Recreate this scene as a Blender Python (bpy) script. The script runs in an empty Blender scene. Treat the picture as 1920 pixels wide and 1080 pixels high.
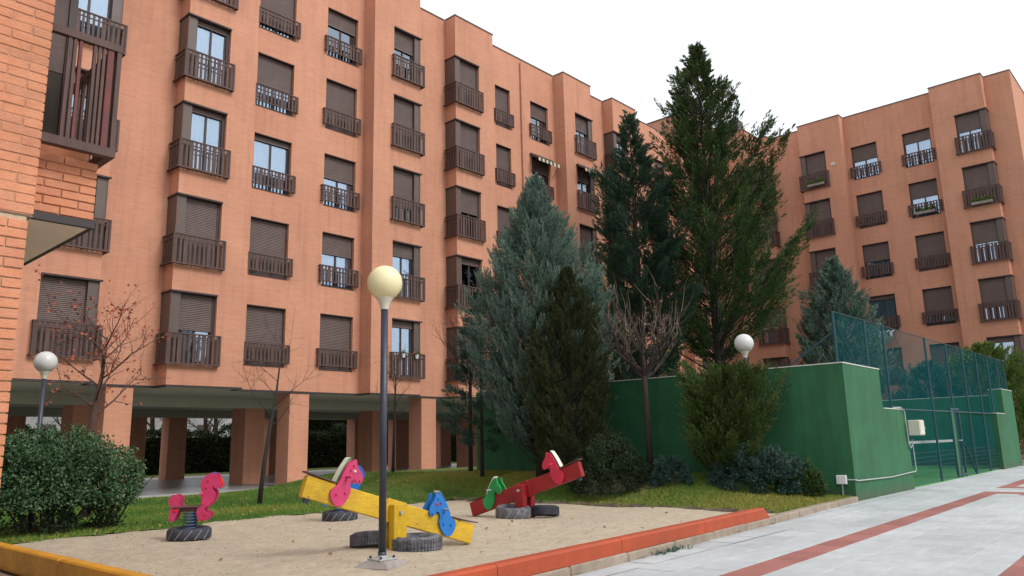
import bpy, math, random
import numpy as np
from mathutils import Matrix, Vector
R = math.radians
rnd = random.Random(7)
S = bpy.context.scene
COL = S.collection
# ------------------------------------------------------------------ camera
cd = bpy.data.cameras.new('camera'); cam = bpy.data.objects.new('camera', cd); COL.objects.link(cam)
F_PX, PITCH, YAW, ROLL = 1450.25, R(11.4303), R(42.3314), R(-1.3451)
fw = Vector((math.cos(YAW)*math.cos(PITCH), math.sin(YAW)*math.cos(PITCH), math.sin(PITCH)))
rt = Vector((math.sin(YAW), -math.cos(YAW), 0)); up = rt.cross(fw)
c_, s_ = math.cos(ROLL), math.sin(ROLL)
r2 = c_*rt + s_*up; u2 = -s_*rt + c_*up
m = Matrix((r2, u2, -fw)).transposed().to_4x4(); m.translation = Vector((0, 0, 1.15))
cam.matrix_world = m
cd.sensor_width = 36; cd.lens = F_PX/1920*36; cd.clip_start = .05; cd.clip_end = 2000
S.camera = cam
# ------------------------------------------------------------------ sky and sun (overcast)
W = bpy.data.worlds.new("World"); S.world = W; W.use_nodes = True
nt = W.node_tree; nt.nodes.clear()
out = nt.nodes.new('ShaderNodeOutputWorld'); bg = nt.nodes.new('ShaderNodeBackground'); sky = nt.nodes.new('ShaderNodeTexSky')
SUN_EL, SUN_AZ = R(44), R(-80)          # direction towards the sun, azimuth measured from +X
sky.sky_type = 'NISHITA'; sky.sun_disc = False; sky.sun_elevation = SUN_EL; sky.sun_rotation = R(90)-SUN_AZ
sky.dust_density = 3.0; sky.ozone_density = 1.0
hsv = nt.nodes.new('ShaderNodeHueSaturation'); hsv.inputs['Saturation'].default_value = .25
mixw = nt.nodes.new('ShaderNodeMix'); mixw.data_type = 'RGBA'; mixw.inputs['Factor'].default_value = .82
nz = nt.nodes.new('ShaderNodeTexNoise'); nz.inputs['Scale'].default_value = 1.6; nz.inputs['Detail'].default_value = 5
crw = nt.nodes.new('ShaderNodeValToRGB'); crw.color_ramp.elements[0].position = .3; crw.color_ramp.elements[1].position = .75
crw.color_ramp.elements[0].color = (12.2, 12.7, 13.5, 1); crw.color_ramp.elements[1].color = (14.6, 14.8, 15.0, 1)
tcw = nt.nodes.new('ShaderNodeTexCoord')
nt.links.new(tcw.outputs['Generated'], nz.inputs['Vector']); nt.links.new(nz.outputs['Fac'], crw.inputs['Fac'])
nt.links.new(sky.outputs[0], hsv.inputs['Color']); nt.links.new(hsv.outputs[0], mixw.inputs['A']); nt.links.new(crw.outputs[0], mixw.inputs['B'])
nt.links.new(mixw.outputs['Result'], bg.inputs['Color']); bg.inputs['Strength'].default_value = .1
nt.links.new(bg.outputs[0], out.inputs[0])
sl = bpy.data.lights.new('sun', 'SUN'); sun = bpy.data.objects.new('sun', sl); COL.objects.link(sun)
sl.energy = 2.0; sl.angle = R(22); sl.color = (1, .97, .92)
sd = Vector((math.cos(SUN_EL)*math.cos(SUN_AZ), math.cos(SUN_EL)*math.sin(SUN_AZ), math.sin(SUN_EL)))
sun.rotation_euler = sd.to_track_quat('Z', 'Y').to_euler(); sun.location = (0, 0, 60)
vs = S.view_settings; vs.view_transform = 'Standard'; vs.look = 'None'; vs.exposure = 0.06; vs.gamma = 1; vs.use_curve_mapping = False
S.cycles.max_bounces = 8; S.cycles.transparent_max_bounces = 16; S.cycles.use_denoising = True

# ------------------------------------------------------------------ materials
def mat(name, col, rough=.7, var=.12, scale=3., bump=0., bscale=40., col2=None, metal=0., attr=None, spec=.5, stretch=None, dirt=0., chip=None, splash=None, bump2=None, world=False, streak=0.):
    M = bpy.data.materials.new(name); M.use_nodes = True; n = M.node_tree; b = n.nodes['Principled BSDF']
    b.inputs['Roughness'].default_value = rough; b.inputs['Metallic'].default_value = metal; b.inputs['Specular IOR Level'].default_value = spec
    tc = n.nodes.new('ShaderNodeTexCoord')
    if world:                                           # alike pieces share a mesh: take the pattern from where each one lies
        ge = n.nodes.new('ShaderNodeNewGeometry') ; oc = ge.outputs['Position']
    else: oc = tc.outputs['Object']
    src = oc
    if stretch:
        mp = n.nodes.new('ShaderNodeMapping'); mp.inputs['Scale'].default_value = stretch; n.links.new(src, mp.inputs[0]); src = mp.outputs[0]
    N = n.nodes.new('ShaderNodeTexNoise'); N.inputs['Scale'].default_value = scale; N.inputs['Detail'].default_value = 6; N.inputs['Roughness'].default_value = .65
    n.links.new(src, N.inputs['Vector'])
    cr = n.nodes.new('ShaderNodeValToRGB'); cr.color_ramp.elements[0].position = .3; cr.color_ramp.elements[1].position = .7
    c2 = col2 if col2 else tuple(min(1, c*(1+var)) for c in col)
    c1 = col if col2 else tuple(c*(1-var) for c in col)
    cr.color_ramp.elements[0].color = (*c1, 1); cr.color_ramp.elements[1].color = (*c2, 1)
    n.links.new(N.outputs['Fac'], cr.inputs['Fac']); last = cr.outputs[0]
    if attr:
        at = n.nodes.new('ShaderNodeAttribute'); at.attribute_name = 'tint'
        cr2 = n.nodes.new('ShaderNodeValToRGB')
        while len(cr2.color_ramp.elements) < len(attr): cr2.color_ramp.elements.new(.5)
        for e, (p, c) in zip(cr2.color_ramp.elements, attr): e.position = p; e.color = (*c, 1)
        n.links.new(at.outputs['Fac'], cr2.inputs['Fac'])
        mx = n.nodes.new('ShaderNodeMix'); mx.data_type = 'RGBA'; mx.inputs['Factor'].default_value = .75
        n.links.new(last, mx.inputs['A']); n.links.new(cr2.outputs[0], mx.inputs['B']); last = mx.outputs['Result']
    if dirt:
        N3 = n.nodes.new('ShaderNodeTexNoise'); N3.inputs['Scale'].default_value = scale*.23; N3.inputs['Detail'].default_value = 8; N3.inputs['Roughness'].default_value = .75
        n.links.new(oc, N3.inputs['Vector'])
        cr3 = n.nodes.new('ShaderNodeValToRGB'); cr3.color_ramp.elements[0].position = .35; cr3.color_ramp.elements[1].position = .62
        v = 1-dirt; cr3.color_ramp.elements[0].color = (v, v, v*.97, 1); cr3.color_ramp.elements[1].color = (1, 1, 1, 1)
        n.links.new(N3.outputs['Fac'], cr3.inputs['Fac'])
        mx = n.nodes.new('ShaderNodeMix'); mx.data_type = 'RGBA'; mx.blend_type = 'MULTIPLY'; mx.inputs['Factor'].default_value = 1
        n.links.new(last, mx.inputs['A']); n.links.new(cr3.outputs[0], mx.inputs['B']); last = mx.outputs['Result']
    if streak:                                          # rain streaks running down
        N7 = n.nodes.new('ShaderNodeTexNoise'); N7.inputs['Scale'].default_value = 1.6; N7.inputs['Detail'].default_value = 6; N7.inputs['Roughness'].default_value = .7
        mp7 = n.nodes.new('ShaderNodeMapping'); mp7.inputs['Scale'].default_value = (4, 4, .22); n.links.new(oc, mp7.inputs[0]); n.links.new(mp7.outputs[0], N7.inputs['Vector'])
        cr7 = n.nodes.new('ShaderNodeValToRGB'); cr7.color_ramp.elements[0].position = .35; cr7.color_ramp.elements[1].position = .6; v = 1-streak
        cr7.color_ramp.elements[0].color = (v, v, v, 1); cr7.color_ramp.elements[1].color = (1, 1, 1, 1); n.links.new(N7.outputs['Fac'], cr7.inputs['Fac'])
        mx = n.nodes.new('ShaderNodeMix'); mx.data_type = 'RGBA'; mx.blend_type = 'MULTIPLY'; mx.inputs['Factor'].default_value = 1
        n.links.new(last, mx.inputs['A']); n.links.new(cr7.outputs[0], mx.inputs['B']); last = mx.outputs['Result']
    if chip:                                            # (scale, threshold, colour): paint worn through in small patches
        N4 = n.nodes.new('ShaderNodeTexNoise'); N4.inputs['Scale'].default_value = chip[0]; N4.inputs['Detail'].default_value = 7; N4.inputs['Roughness'].default_value = .7
        n.links.new(oc, N4.inputs['Vector']); mr = n.nodes.new('ShaderNodeMapRange'); mr.inputs['From Min'].default_value = chip[1]; mr.inputs['From Max'].default_value = chip[1]+.03
        n.links.new(N4.outputs['Fac'], mr.inputs[0]); mx = n.nodes.new('ShaderNodeMix'); mx.data_type = 'RGBA'; n.links.new(mr.outputs[0], mx.inputs['Factor'])
        n.links.new(last, mx.inputs['A']); mx.inputs['B'].default_value = (*chip[2], 1); last = mx.outputs['Result']
    if splash:                                          # (height, colour): soil splashed on the foot of the wall
        sx = n.nodes.new('ShaderNodeSeparateXYZ'); n.links.new(oc, sx.inputs[0])
        N5 = n.nodes.new('ShaderNodeTexNoise'); N5.inputs['Scale'].default_value = 4; N5.inputs['Detail'].default_value = 7; n.links.new(oc, N5.inputs['Vector'])
        a1 = n.nodes.new('ShaderNodeMath'); a1.operation = 'MULTIPLY_ADD'; a1.inputs[1].default_value = -1.1*splash[0]; n.links.new(N5.outputs['Fac'], a1.inputs[0]); n.links.new(sx.outputs['Z'], a1.inputs[2])
        mr = n.nodes.new('ShaderNodeMapRange'); mr.inputs['From Min'].default_value = -.4*splash[0]; mr.inputs['From Max'].default_value = .5*splash[0]; mr.inputs['To Min'].default_value = .65; mr.inputs['To Max'].default_value = 0
        n.links.new(a1.outputs[0], mr.inputs[0]); mx = n.nodes.new('ShaderNodeMix'); mx.data_type = 'RGBA'; n.links.new(mr.outputs[0], mx.inputs['Factor'])
        n.links.new(last, mx.inputs['A']); mx.inputs['B'].default_value = (*splash[1], 1); last = mx.outputs['Result']
    n.links.new(last, b.inputs['Base Color'])
    if bump2:                                           # coarse relief on its own
        N6 = n.nodes.new('ShaderNodeTexNoise'); N6.inputs['Scale'].default_value = bump2[0]; N6.inputs['Detail'].default_value = 3; n.links.new(oc, N6.inputs['Vector'])
        bq = n.nodes.new('ShaderNodeBump'); bq.inputs['Strength'].default_value = bump2[1]; bq.inputs['Distance'].default_value = bump2[2]; n.links.new(N6.outputs['Fac'], bq.inputs['Height'])
        n.links.new(bq.outputs[0], b.inputs['Normal'])
    if bump:
        N2 = n.nodes.new('ShaderNodeTexNoise'); N2.inputs['Scale'].default_value = bscale; N2.inputs['Detail'].default_value = 4
        n.links.new(src, N2.inputs['Vector'])
        bp = n.nodes.new('ShaderNodeBump'); bp.inputs['Strength'].default_value = bump; bp.inputs['Distance'].default_value = .02
        n.links.new(N2.outputs['Fac'], bp.inputs['Height']); n.links.new(bp.outputs[0], b.inputs['Normal'])
        if bump2: n.links.new(bq.outputs[0], bp.inputs['Normal'])
    return M

def brick_mat(name, c1, c2, mortar, bw=.25, rh=.0755, ms=.009):
    M = bpy.data.materials.new(name); M.use_nodes = True; n = M.node_tree; b = n.nodes['Principled BSDF']; b.inputs['Roughness'].default_value = .85
    b.inputs['Specular IOR Level'].default_value = .25
    uv = n.nodes.new('ShaderNodeUVMap'); uv.uv_map = 'UVMap'
    bt = n.nodes.new('ShaderNodeTexBrick'); bt.inputs['Scale'].default_value = 1; bt.inputs['Brick Width'].default_value = bw
    bt.inputs['Row Height'].default_value = rh; bt.inputs['Mortar Size'].default_value = ms; bt.inputs['Mortar Smooth'].default_value = .4
    bt.inputs['Color1'].default_value = (*c1, 1); bt.inputs['Color2'].default_value = (*c2, 1); bt.inputs['Mortar'].default_value = (*mortar, 1); bt.inputs['Bias'].default_value = 0
    n.links.new(uv.outputs[0], bt.inputs['Vector'])
    def rampn(scale, a, bb, st=None, p0=.3, p1=.7, rough=.6):
        N = n.nodes.new('ShaderNodeTexNoise'); N.inputs['Scale'].default_value = scale; N.inputs['Detail'].default_value = 6; N.inputs['Roughness'].default_value = rough
        mp = n.nodes.new('ShaderNodeMapping'); mp.inputs['Scale'].default_value = st or (1, 1, 1)
        n.links.new(uv.outputs[0], mp.inputs[0]); n.links.new(mp.outputs[0], N.inputs['Vector'])
        cr = n.nodes.new('ShaderNodeValToRGB'); cr.color_ramp.elements[0].position = p0; cr.color_ramp.elements[1].position = p1
        cr.color_ramp.elements[0].color = (*a, 1); cr.color_ramp.elements[1].color = (*bb, 1)
        n.links.new(N.outputs['Fac'], cr.inputs['Fac']); return cr.outputs[0]
    last = bt.outputs['Color']
    for o in (rampn(.40, (.88, .87, .87), (1.06, 1.06, 1.06)), rampn(1.0, (.91, .90, .90), (1.04, 1.04, 1.04), (2.2, 13, 1)), rampn(2.4, (.88, .86, .86), (1.04, 1.03, 1.02), (2.0, .13, 1), .28, .5)):
        mx = n.nodes.new('ShaderNodeMix'); mx.data_type = 'RGBA'; mx.blend_type = 'MULTIPLY'; mx.inputs['Factor'].default_value = 1
        n.links.new(last, mx.inputs['A']); n.links.new(o, mx.inputs['B']); last = mx.outputs['Result']
    n.links.new(last, b.inputs['Base Color'])
    bp = n.nodes.new('ShaderNodeBump'); bp.inputs['Strength'].default_value = .4; bp.inputs['Distance'].default_value = .005; bp.invert = True
    n.links.new(bt.outputs['Fac'], bp.inputs['Height']); n.links.new(bp.outputs[0], b.inputs['Normal'])
    return M

def glass_mat(name, tint, fac=.42):
    M = bpy.data.materials.new(name); M.use_nodes = True; n = M.node_tree; n.nodes.clear()
    o = n.nodes.new('ShaderNodeOutputMaterial'); g = n.nodes.new('ShaderNodeBsdfGlossy'); t = n.nodes.new('ShaderNodeBsdfTransparent'); mx = n.nodes.new('ShaderNodeMixShader')
    g.inputs['Roughness'].default_value = .03; g.inputs['Color'].default_value = (.70, .83, .98, 1); t.inputs['Color'].default_value = (*tint, 1)
    fr = n.nodes.new('ShaderNodeFresnel'); fr.inputs['IOR'].default_value = 1.5
    ma = n.nodes.new('ShaderNodeMath'); ma.operation = 'ADD'; ma.inputs[1].default_value = fac-.04; ma.use_clamp = True
    n.links.new(fr.outputs[0], ma.inputs[0]); n.links.new(ma.outputs[0], mx.inputs[0])
    n.links.new(t.outputs[0], mx.inputs[1]); n.links.new(g.outputs[0], mx.inputs[2]); n.links.new(mx.outputs[0], o.inputs[0])
    return M

def net_mat(name, col, fac):
    M = bpy.data.materials.new(name); M.use_nodes = True; n = M.node_tree; n.nodes.clear()
    o = n.nodes.new('ShaderNodeOutputMaterial'); d = n.nodes.new('ShaderNodeBsdfDiffuse'); t = n.nodes.new('ShaderNodeBsdfTransparent'); mx = n.nodes.new('ShaderNodeMixShader')
    d.inputs['Color'].default_value = (*col, 1)
    tc = n.nodes.new('ShaderNodeTexCoord'); N = n.nodes.new('ShaderNodeTexNoise'); N.inputs['Scale'].default_value = .7; n.links.new(tc.outputs['Object'], N.inputs['Vector'])
    mr = n.nodes.new('ShaderNodeMapRange'); mr.inputs['From Min'].default_value = .3; mr.inputs['From Max'].default_value = .7
    mr.inputs['To Min'].default_value = fac*.85; mr.inputs['To Max'].default_value = min(1, fac*1.15); n.links.new(N.outputs['Fac'], mr.inputs[0])
    n.links.new(mr.outputs[0], mx.inputs[0]); n.links.new(t.outputs[0], mx.inputs[1]); n.links.new(d.outputs[0], mx.inputs[2]); n.links.new(mx.outputs[0], o.inputs[0])
    return M

M = {}
M['brick'] = brick_mat('facade_brick', (.57, .275, .178), (.54, .258, .163), (.53, .27, .185))
M['nearmortar'] = mat('near_mortar', (.50, .36, .24), .95, .2, 20, .3, 80)
M['nearmortar2'] = mat('near_mortar_upper', (.46, .23, .14), .95, .2, 20, .3, 80)
M['nearbrick'] = mat('near_brick', (.56, .21, .105), .8, .2, 5, .35, 60, col2=(.66, .28, .15), dirt=.2, world=True)
M['nearbrick2'] = mat('near_brick_dull', (.53, .205, .11), .8, .2, 5, .35, 60, col2=(.62, .27, .155), dirt=.25, world=True)
M['metal'] = mat('brown_painted_metal', (.085, .046, .040), .55, .25, 4, .15, 30, spec=.4, dirt=.25)
M['metaldark'] = mat('dark_brown_metal', (.045, .026, .026), .6, .2, 4)
M['railwood'] = mat('weathered_brown_slats', (.058, .032, .027), .7, .3, 10, .3, 60, stretch=(1, 1, .15), col2=(.115, .06, .05))
M['redpaint'] = mat('flaking_red_paint', (.08, .032, .028), .7, .3, 7, .2, 40, col2=(.17, .035, .03))
M['shutter'] = mat('brown_roller_shutter', (.135, .092, .085), .55, .12, 2.5, dirt=.15)
M['panel'] = mat('brown_window_panel', (.105, .072, .062), .5, .12, 2.2, dirt=.15)
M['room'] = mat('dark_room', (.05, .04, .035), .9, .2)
M['curtain'] = mat('pale_curtain', (.72, .76, .80), .9, .06, 5)
M['curtain2'] = mat('beige_curtain', (.55, .50, .42), .9, .08, 5)
M['glass'] = glass_mat('window_glass', (.84, .90, .94), .30)
M['soffit'] = mat('arcade_ceiling_paint', (.50, .51, .41), .85, .06, 1.5, dirt=.12)
M['beige'] = mat('beige_soffit', (.80, .75, .64), .85, .04, 1.5)
M['edge'] = mat('dark_edge_trim', (.03, .022, .022), .6, .1)
M['cap'] = mat('parapet_capping', (.16, .10, .09), .6, .15)
M['sand'] = mat('playground_sand', (.48, .39, .285), .95, .2, 14, .8, 150, col2=(.595, .495, .37), dirt=.2, bump2=(7, .7, .05))
M['lawn'] = mat('lawn_soil', (.05, .10, .014), .95, .3, 3, .8, 60, col2=(.13, .16, .025))
M['blade'] = mat('grass_blades', (.06, .13, .015), .8, .2, .55, col2=(.20, .19, .03), attr=[(0, (.035, .13, .012)), (.5, (.10, .21, .02)), (1, (.31, .28, .05))])
M['soil'] = mat('bare_soil', (.13, .10, .075), .95, .3, 8, .6, 60)
M['ground'] = mat('far_ground', (.20, .19, .16), .95, .2, .5)
M['slab'] = mat('pale_paving', (.485, .51, .525), .62, .1, 3, .5, 90, dirt=.22, world=True, stretch=(1, 3, 1))
M['slab2'] = mat('pale_paving_b', (.51, .535, .55), .62, .1, 3, .5, 90, dirt=.22, world=True, stretch=(1, 3, 1))
M['slab3'] = mat('pale_paving_c', (.455, .48, .495), .62, .1, 3, .5, 90, dirt=.22, world=True, stretch=(1, 3, 1))
M['slabred'] = mat('red_paving', (.30, .105, .088), .65, .12, 3, .5, 90, dirt=.22, world=True)
M['slabred2'] = mat('red_paving_b', (.35, .128, .105), .65, .12, 3, .5, 90, dirt=.22, world=True)
M['joint'] = mat('paving_joint', (.17, .17, .165), .9, .15, 10)
M['browntile'] = mat('brown_paving', (.20, .12, .08), .8, .2, 8, .4, 60)
M['kerb'] = mat('grey_kerb', (.34, .27, .21), .9, .2, 6, .6, 60, dirt=.3)
M['orange'] = mat('orange_kerb_paint', (.40, .058, .012), .65, .12, 4, .3, 40, dirt=.3, chip=(9, .66, (.30, .12, .07)))
M['yellowk'] = mat('yellow_kerb_paint', (.64, .28, .01), .6, .12, 4, .3, 40, dirt=.3, chip=(9, .66, (.35, .20, .08)))
M['yellow'] = mat('yellow_timber_paint', (.62, .36, .006), .5, .2, 5, .5, 22, col2=(.78, .50, .012), stretch=(1, 9, 9), dirt=.35, chip=(13, .63, (.20, .11, .03)))
M['yellowv'] = mat('yellow_timber_paint_post', (.62, .36, .006), .5, .2, 5, .5, 22, col2=(.78, .50, .012), stretch=(9, 9, 1), dirt=.35, chip=(13, .63, (.20, .11, .03)))
M['redbeam'] = mat('red_timber_paint', (.32, .008, .012), .5, .2, 5, .3, 22, stretch=(1, 6, 6), dirt=.25, chip=(13, .66, (.12, .07, .05)))
M['pink'] = mat('pink_panel', (.60, .04, .15), .5, .06, 5, dirt=.3, chip=(30, .68, (.42, .33, .28)))
M['pinkred'] = mat('pink_red_panel', (.62, .02, .07), .5, .06, 5, dirt=.3, chip=(30, .68, (.42, .33, .28)))
M['blue'] = mat('blue_panel', (.01, .17, .55), .5, .08, 5, dirt=.3, chip=(30, .68, (.42, .33, .28)))
M['green'] = mat('green_panel', (.01, .30, .07), .5, .08, 5, dirt=.3, chip=(30, .68, (.42, .33, .28)))
M['purple'] = mat('violet_panel', (.12, .06, .33), .4, .08, 5)
M['white'] = mat('pale_edge_plastic', (.68, .66, .55), .5, .06, 5)
M['red'] = mat('red_plastic', (.62, .02, .02), .4, .06, 5)
M['tyre'] = mat('painted_tyre', (.035, .038, .055), .65, .4, 14, .6, 50, dirt=.2)
M['tyregrey'] = mat('worn_silver_tyre', (.03, .031, .038), .7, .4, 11, .8, 45, col2=(.19, .19, .21))
M['groove'] = mat('pale_groove', (.38, .36, .33), .8, .3, 20)
M['darkmetal'] = mat('lamp_pole_paint', (.030, .034, .055), .4, .2, 9, .1, 30, dirt=.15)
M['springm'] = mat('blue_spring', (.05, .08, .17), .4, .15, 9)
M['globe'] = mat('yellowed_globe', (.78, .70, .42), .35, .05, 2, dirt=.06)
M['globew'] = mat('white_globe', (.60, .60, .60), .35, .05, 2, dirt=.1)
M['steel'] = mat('galvanised_steel', (.40, .42, .42), .45, .15, 12, metal=.3)
M['concrete'] = mat('footing_concrete', (.30, .26, .24), .9, .15, 10, .6, 60, dirt=.2)
M['seat'] = mat('dark_seat_board', (.10, .045, .045), .6, .2, 9)
M['wallgreen'] = mat('green_rendered_wall', (.024, .140, .056), .85, .12, 2.2, .35, 70, dirt=.3, splash=(.22, (.06, .075, .04)), bump2=(5, .15, .02), chip=(2.6, .67, (.07, .19, .10)), streak=.22)
M['wallcap'] = mat('wall_top_edge', (.55, .55, .52), .9, .15, 8)
M['courtfloor'] = mat('court_turf', (.05, .24, .05), .95, .12, 5, .3, 60)
M['net'] = net_mat('teal_shade_net', (.006, .095, .11), .28)
M['mesh'] = net_mat('fine_fence_mesh', (.006, .08, .09), .22)
M['postgreen'] = mat('dark_teal_post', (.004, .045, .062), .6, .15, 5)
M['box'] = mat('cream_box', (.62, .60, .50), .5, .06, 4, dirt=.12)
M['pipe'] = mat('grey_conduit', (.40, .42, .40), .5, .1, 6)
M['bark'] = mat('grey_brown_bark', (.060, .042, .036), .95, .3, 12, .8, 40, stretch=(1, 1, .3))
M['barkred'] = mat('reddish_bark', (.085, .045, .038), .95, .3, 12, .8, 40, stretch=(1, 1, .3))
M['barkdark'] = mat('dark_trunk', (.035, .026, .022), .95, .3, 12, .8, 40)
M['twig'] = mat('pale_twig', (.145, .105, .082), .9, .25, 9)
M['redleaf'] = mat('dry_red_leaf', (.28, .035, .02), .7, .3, 6, col2=(.42, .10, .03))
M['dryleaf'] = mat('dry_brown_leaf', (.22, .11, .04), .8, .3, 6, col2=(.38, .22, .07))
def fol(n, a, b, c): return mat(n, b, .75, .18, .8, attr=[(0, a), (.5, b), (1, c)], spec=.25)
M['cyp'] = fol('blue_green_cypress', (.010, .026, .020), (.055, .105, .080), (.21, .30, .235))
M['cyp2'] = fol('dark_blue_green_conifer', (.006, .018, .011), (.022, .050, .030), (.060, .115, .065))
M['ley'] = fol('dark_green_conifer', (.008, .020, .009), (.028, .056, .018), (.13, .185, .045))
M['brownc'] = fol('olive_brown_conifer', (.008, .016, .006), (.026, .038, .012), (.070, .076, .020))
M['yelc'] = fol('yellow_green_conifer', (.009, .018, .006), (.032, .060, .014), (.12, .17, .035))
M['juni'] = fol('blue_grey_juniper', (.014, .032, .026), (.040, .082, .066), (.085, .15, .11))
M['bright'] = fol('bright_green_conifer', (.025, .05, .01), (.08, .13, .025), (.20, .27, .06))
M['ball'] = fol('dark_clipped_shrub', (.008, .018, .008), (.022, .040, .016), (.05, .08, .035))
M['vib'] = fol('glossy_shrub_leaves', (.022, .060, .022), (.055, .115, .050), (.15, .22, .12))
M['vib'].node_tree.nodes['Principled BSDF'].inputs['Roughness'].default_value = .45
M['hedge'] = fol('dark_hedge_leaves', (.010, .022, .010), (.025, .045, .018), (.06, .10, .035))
M['walk'] = mat('polished_arcade_floor', (.27, .27, .285), .28, .12, 1.2, spec=.6, dirt=.15)
M['walkedge'] = mat('pale_walk_edge', (.40, .38, .35), .8, .12, 3, dirt=.15)
M['awn1'] = mat('cream_stripe', (.55, .50, .36), .8, .08); M['awn2'] = mat('brown_stripe', (.05, .04, .03), .8, .08)
M['farwall'] = mat('pale_far_facade', (.27, .28, .285), .9, .25, .6)
M['roofdark'] = mat('dark_roof_tile', (.10, .085, .08), .9, .2)
M['pot'] = mat('white_pot', (.7, .7, .7), .5, .05)

# ------------------------------------------------------------------ mesh helpers
class MB:
    def __init__(s): s.v = []; s.f = []; s.m = []
    def face(s, pts, mi=0):
        i = len(s.v); s.v += [tuple(p) for p in pts]; s.f.append(tuple(range(i, i+len(pts)))); s.m.append(mi)
    def box(s, x0, x1, y0, y1, z0, z1, mi=0, T=None):
        P = [(x0,y0,z0),(x1,y0,z0),(x1,y1,z0),(x0,y1,z0),(x0,y0,z1),(x1,y0,z1),(x1,y1,z1),(x0,y1,z1)]
        if T is not None: P = [tuple(T @ Vector(p)) for p in P]
        i = len(s.v); s.v += P
        for q in ((0,3,2,1),(4,5,6,7),(0,1,5,4),(1,2,6,5),(2,3,7,6),(3,0,4,7)):
            s.f.append(tuple(i+k for k in q)); s.m.append(mi)
    def bbox(s, x0, x1, y0, y1, z0, z1, b=.01, mi=0, T=None):    # box with chamfered edges
        lo = [(x0+b, y0+b), (x1-b, y0+b), (x1-b, y1-b), (x0+b, y1-b)]
        md = [(x0+b,y0),(x1-b,y0),(x1,y0+b),(x1,y1-b),(x1-b,y1),(x0+b,y1),(x0,y1-b),(x0,y0+b)]
        rings = []
        i = len(s.v)
        P = [(x, y, z0) for x, y in [(x0+2*b,y0+b),(x1-2*b,y0+b),(x1-b,y0+2*b),(x1-b,y1-2*b),(x1-2*b,y1-b),(x0+2*b,y1-b),(x0+b,y1-2*b),(x0+b,y0+2*b)]]
        P += [(x, y, z0+b) for x, y in md] + [(x, y, z1-b) for x, y in md]
        P += [(x, y, z1) for x, y in [(x0+2*b,y0+b),(x1-2*b,y0+b),(x1-b,y0+2*b),(x1-b,y1-2*b),(x1-2*b,y1-b),(x0+2*b,y1-b),(x0+b,y1-2*b),(x0+b,y0+2*b)]]
        if T is not None: P = [tuple(T @ Vector(p)) for p in P]
        s.v += P
        for k in range(3):
            for j in range(8):
                a = i+k*8+j; c = i+k*8+(j+1) % 8
                s.f.append((a, c, c+8, a+8)); s.m.append(mi)
        s.f.append(tuple(i+7-j for j in range(8))); s.m.append(mi)
        s.f.append(tuple(i+24+j for j in range(8))); s.m.append(mi)
    def tube(s, pts, rad, n=6, mi=0, cap=True):
        pts = [Vector(p) for p in pts]; k = len(pts)
        if not hasattr(rad, '__len__'): rad = [rad]*k
        i0 = len(s.v); prev = None
        for j, p in enumerate(pts):
            t = (pts[min(j+1, k-1)]-pts[max(j-1, 0)])
            t = t.normalized() if t.length > 1e-9 else Vector((0, 0, 1))
            if prev is None:
                a = Vector((1, 0, 0)) if abs(t.x) < .9 else Vector((0, 1, 0)); nx = t.cross(a).normalized()
            else:
                nx = (prev - t*prev.dot(t)); nx = nx.normalized() if nx.length > 1e-6 else t.orthogonal().normalized()
            prev = nx; ny = t.cross(nx)
            for q in range(n):
                a = 2*math.pi*q/n; s.v.append(tuple(p + (nx*math.cos(a)+ny*math.sin(a))*rad[j]))
        for j in range(k-1):
            for q in range(n):
                a = i0+j*n+q; b = i0+j*n+(q+1) % n
                s.f.append((a, b, b+n, a+n)); s.m.append(mi)
        if cap:
            s.f.append(tuple(i0+n-1-q for q in range(n))); s.m.append(mi)
            s.f.append(tuple(i0+(k-1)*n+q for q in range(n))); s.m.append(mi)
    def lathe(s, prof, n=24, c=(0,0,0), mi=0, T=None):
        i0 = len(s.v)
        for r, z in prof:
            for q in range(n):
                a = 2*math.pi*q/n; p = (c[0]+r*math.cos(a), c[1]+r*math.sin(a), c[2]+z)
                s.v.append(tuple(T @ Vector(p)) if T is not None else p)
        for j in range(len(prof)-1):
            for q in range(n):
                a = i0+j*n+q; b = i0+j*n+(q+1) % n
                s.f.append((a, b, b+n, a+n)); s.m.append(mi)
    def prism(s, poly, y0, y1, mi=0, T=None, mside=None):         # poly in x,z extruded along y
        n = len(poly); i = len(s.v)
        ar = sum(poly[k][0]*poly[(k+1) % n][1]-poly[(k+1) % n][0]*poly[k][1] for k in range(n))
        if ar < 0: poly = poly[::-1]
        P = [(x, y0, z) for x, z in poly]+[(x, y1, z) for x, z in poly]
        if T is not None: P = [tuple(T @ Vector(p)) for p in P]
        s.v += P; s.f.append(tuple(i+k for k in range(n))); s.m.append(mi)
        s.f.append(tuple(i+n+n-1-k for k in range(n))); s.m.append(mi)
        for k in range(n):
            a = i+k; b = i+(k+1) % n; s.f.append((b, a, a+n, b+n)); s.m.append(mi if mside is None else mside)
    def mesh(s, name, mats, smooth=False):
        me = bpy.data.meshes.new(name); me.from_pydata(s.v, [], s.f)
        for k in mats: me.materials.append(M[k] if isinstance(k, str) else k)
        me.polygons.foreach_set('material_index', s.m)
        if smooth: me.polygons.foreach_set('use_smooth', [True]*len(s.f))
        # box-projected UVs in metres
        uv = me.uv_layers.new(name='UVMap'); co = np.empty(len(me.vertices)*3, 'f'); me.vertices.foreach_get('co', co); co = co.reshape(-1, 3)
        me.update(); nl = len(me.loops); li = np.empty(nl, 'i'); me.loops.foreach_get('vertex_index', li)
        pn = np.empty(len(me.polygons)*3, 'f'); me.polygons.foreach_get('normal', pn); pn = np.abs(pn.reshape(-1, 3))
        lt = np.empty(len(me.polygons), 'i'); me.polygons.foreach_get('loop_total', lt); pl = np.repeat(pn, lt, axis=0); c = co[li]
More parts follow.
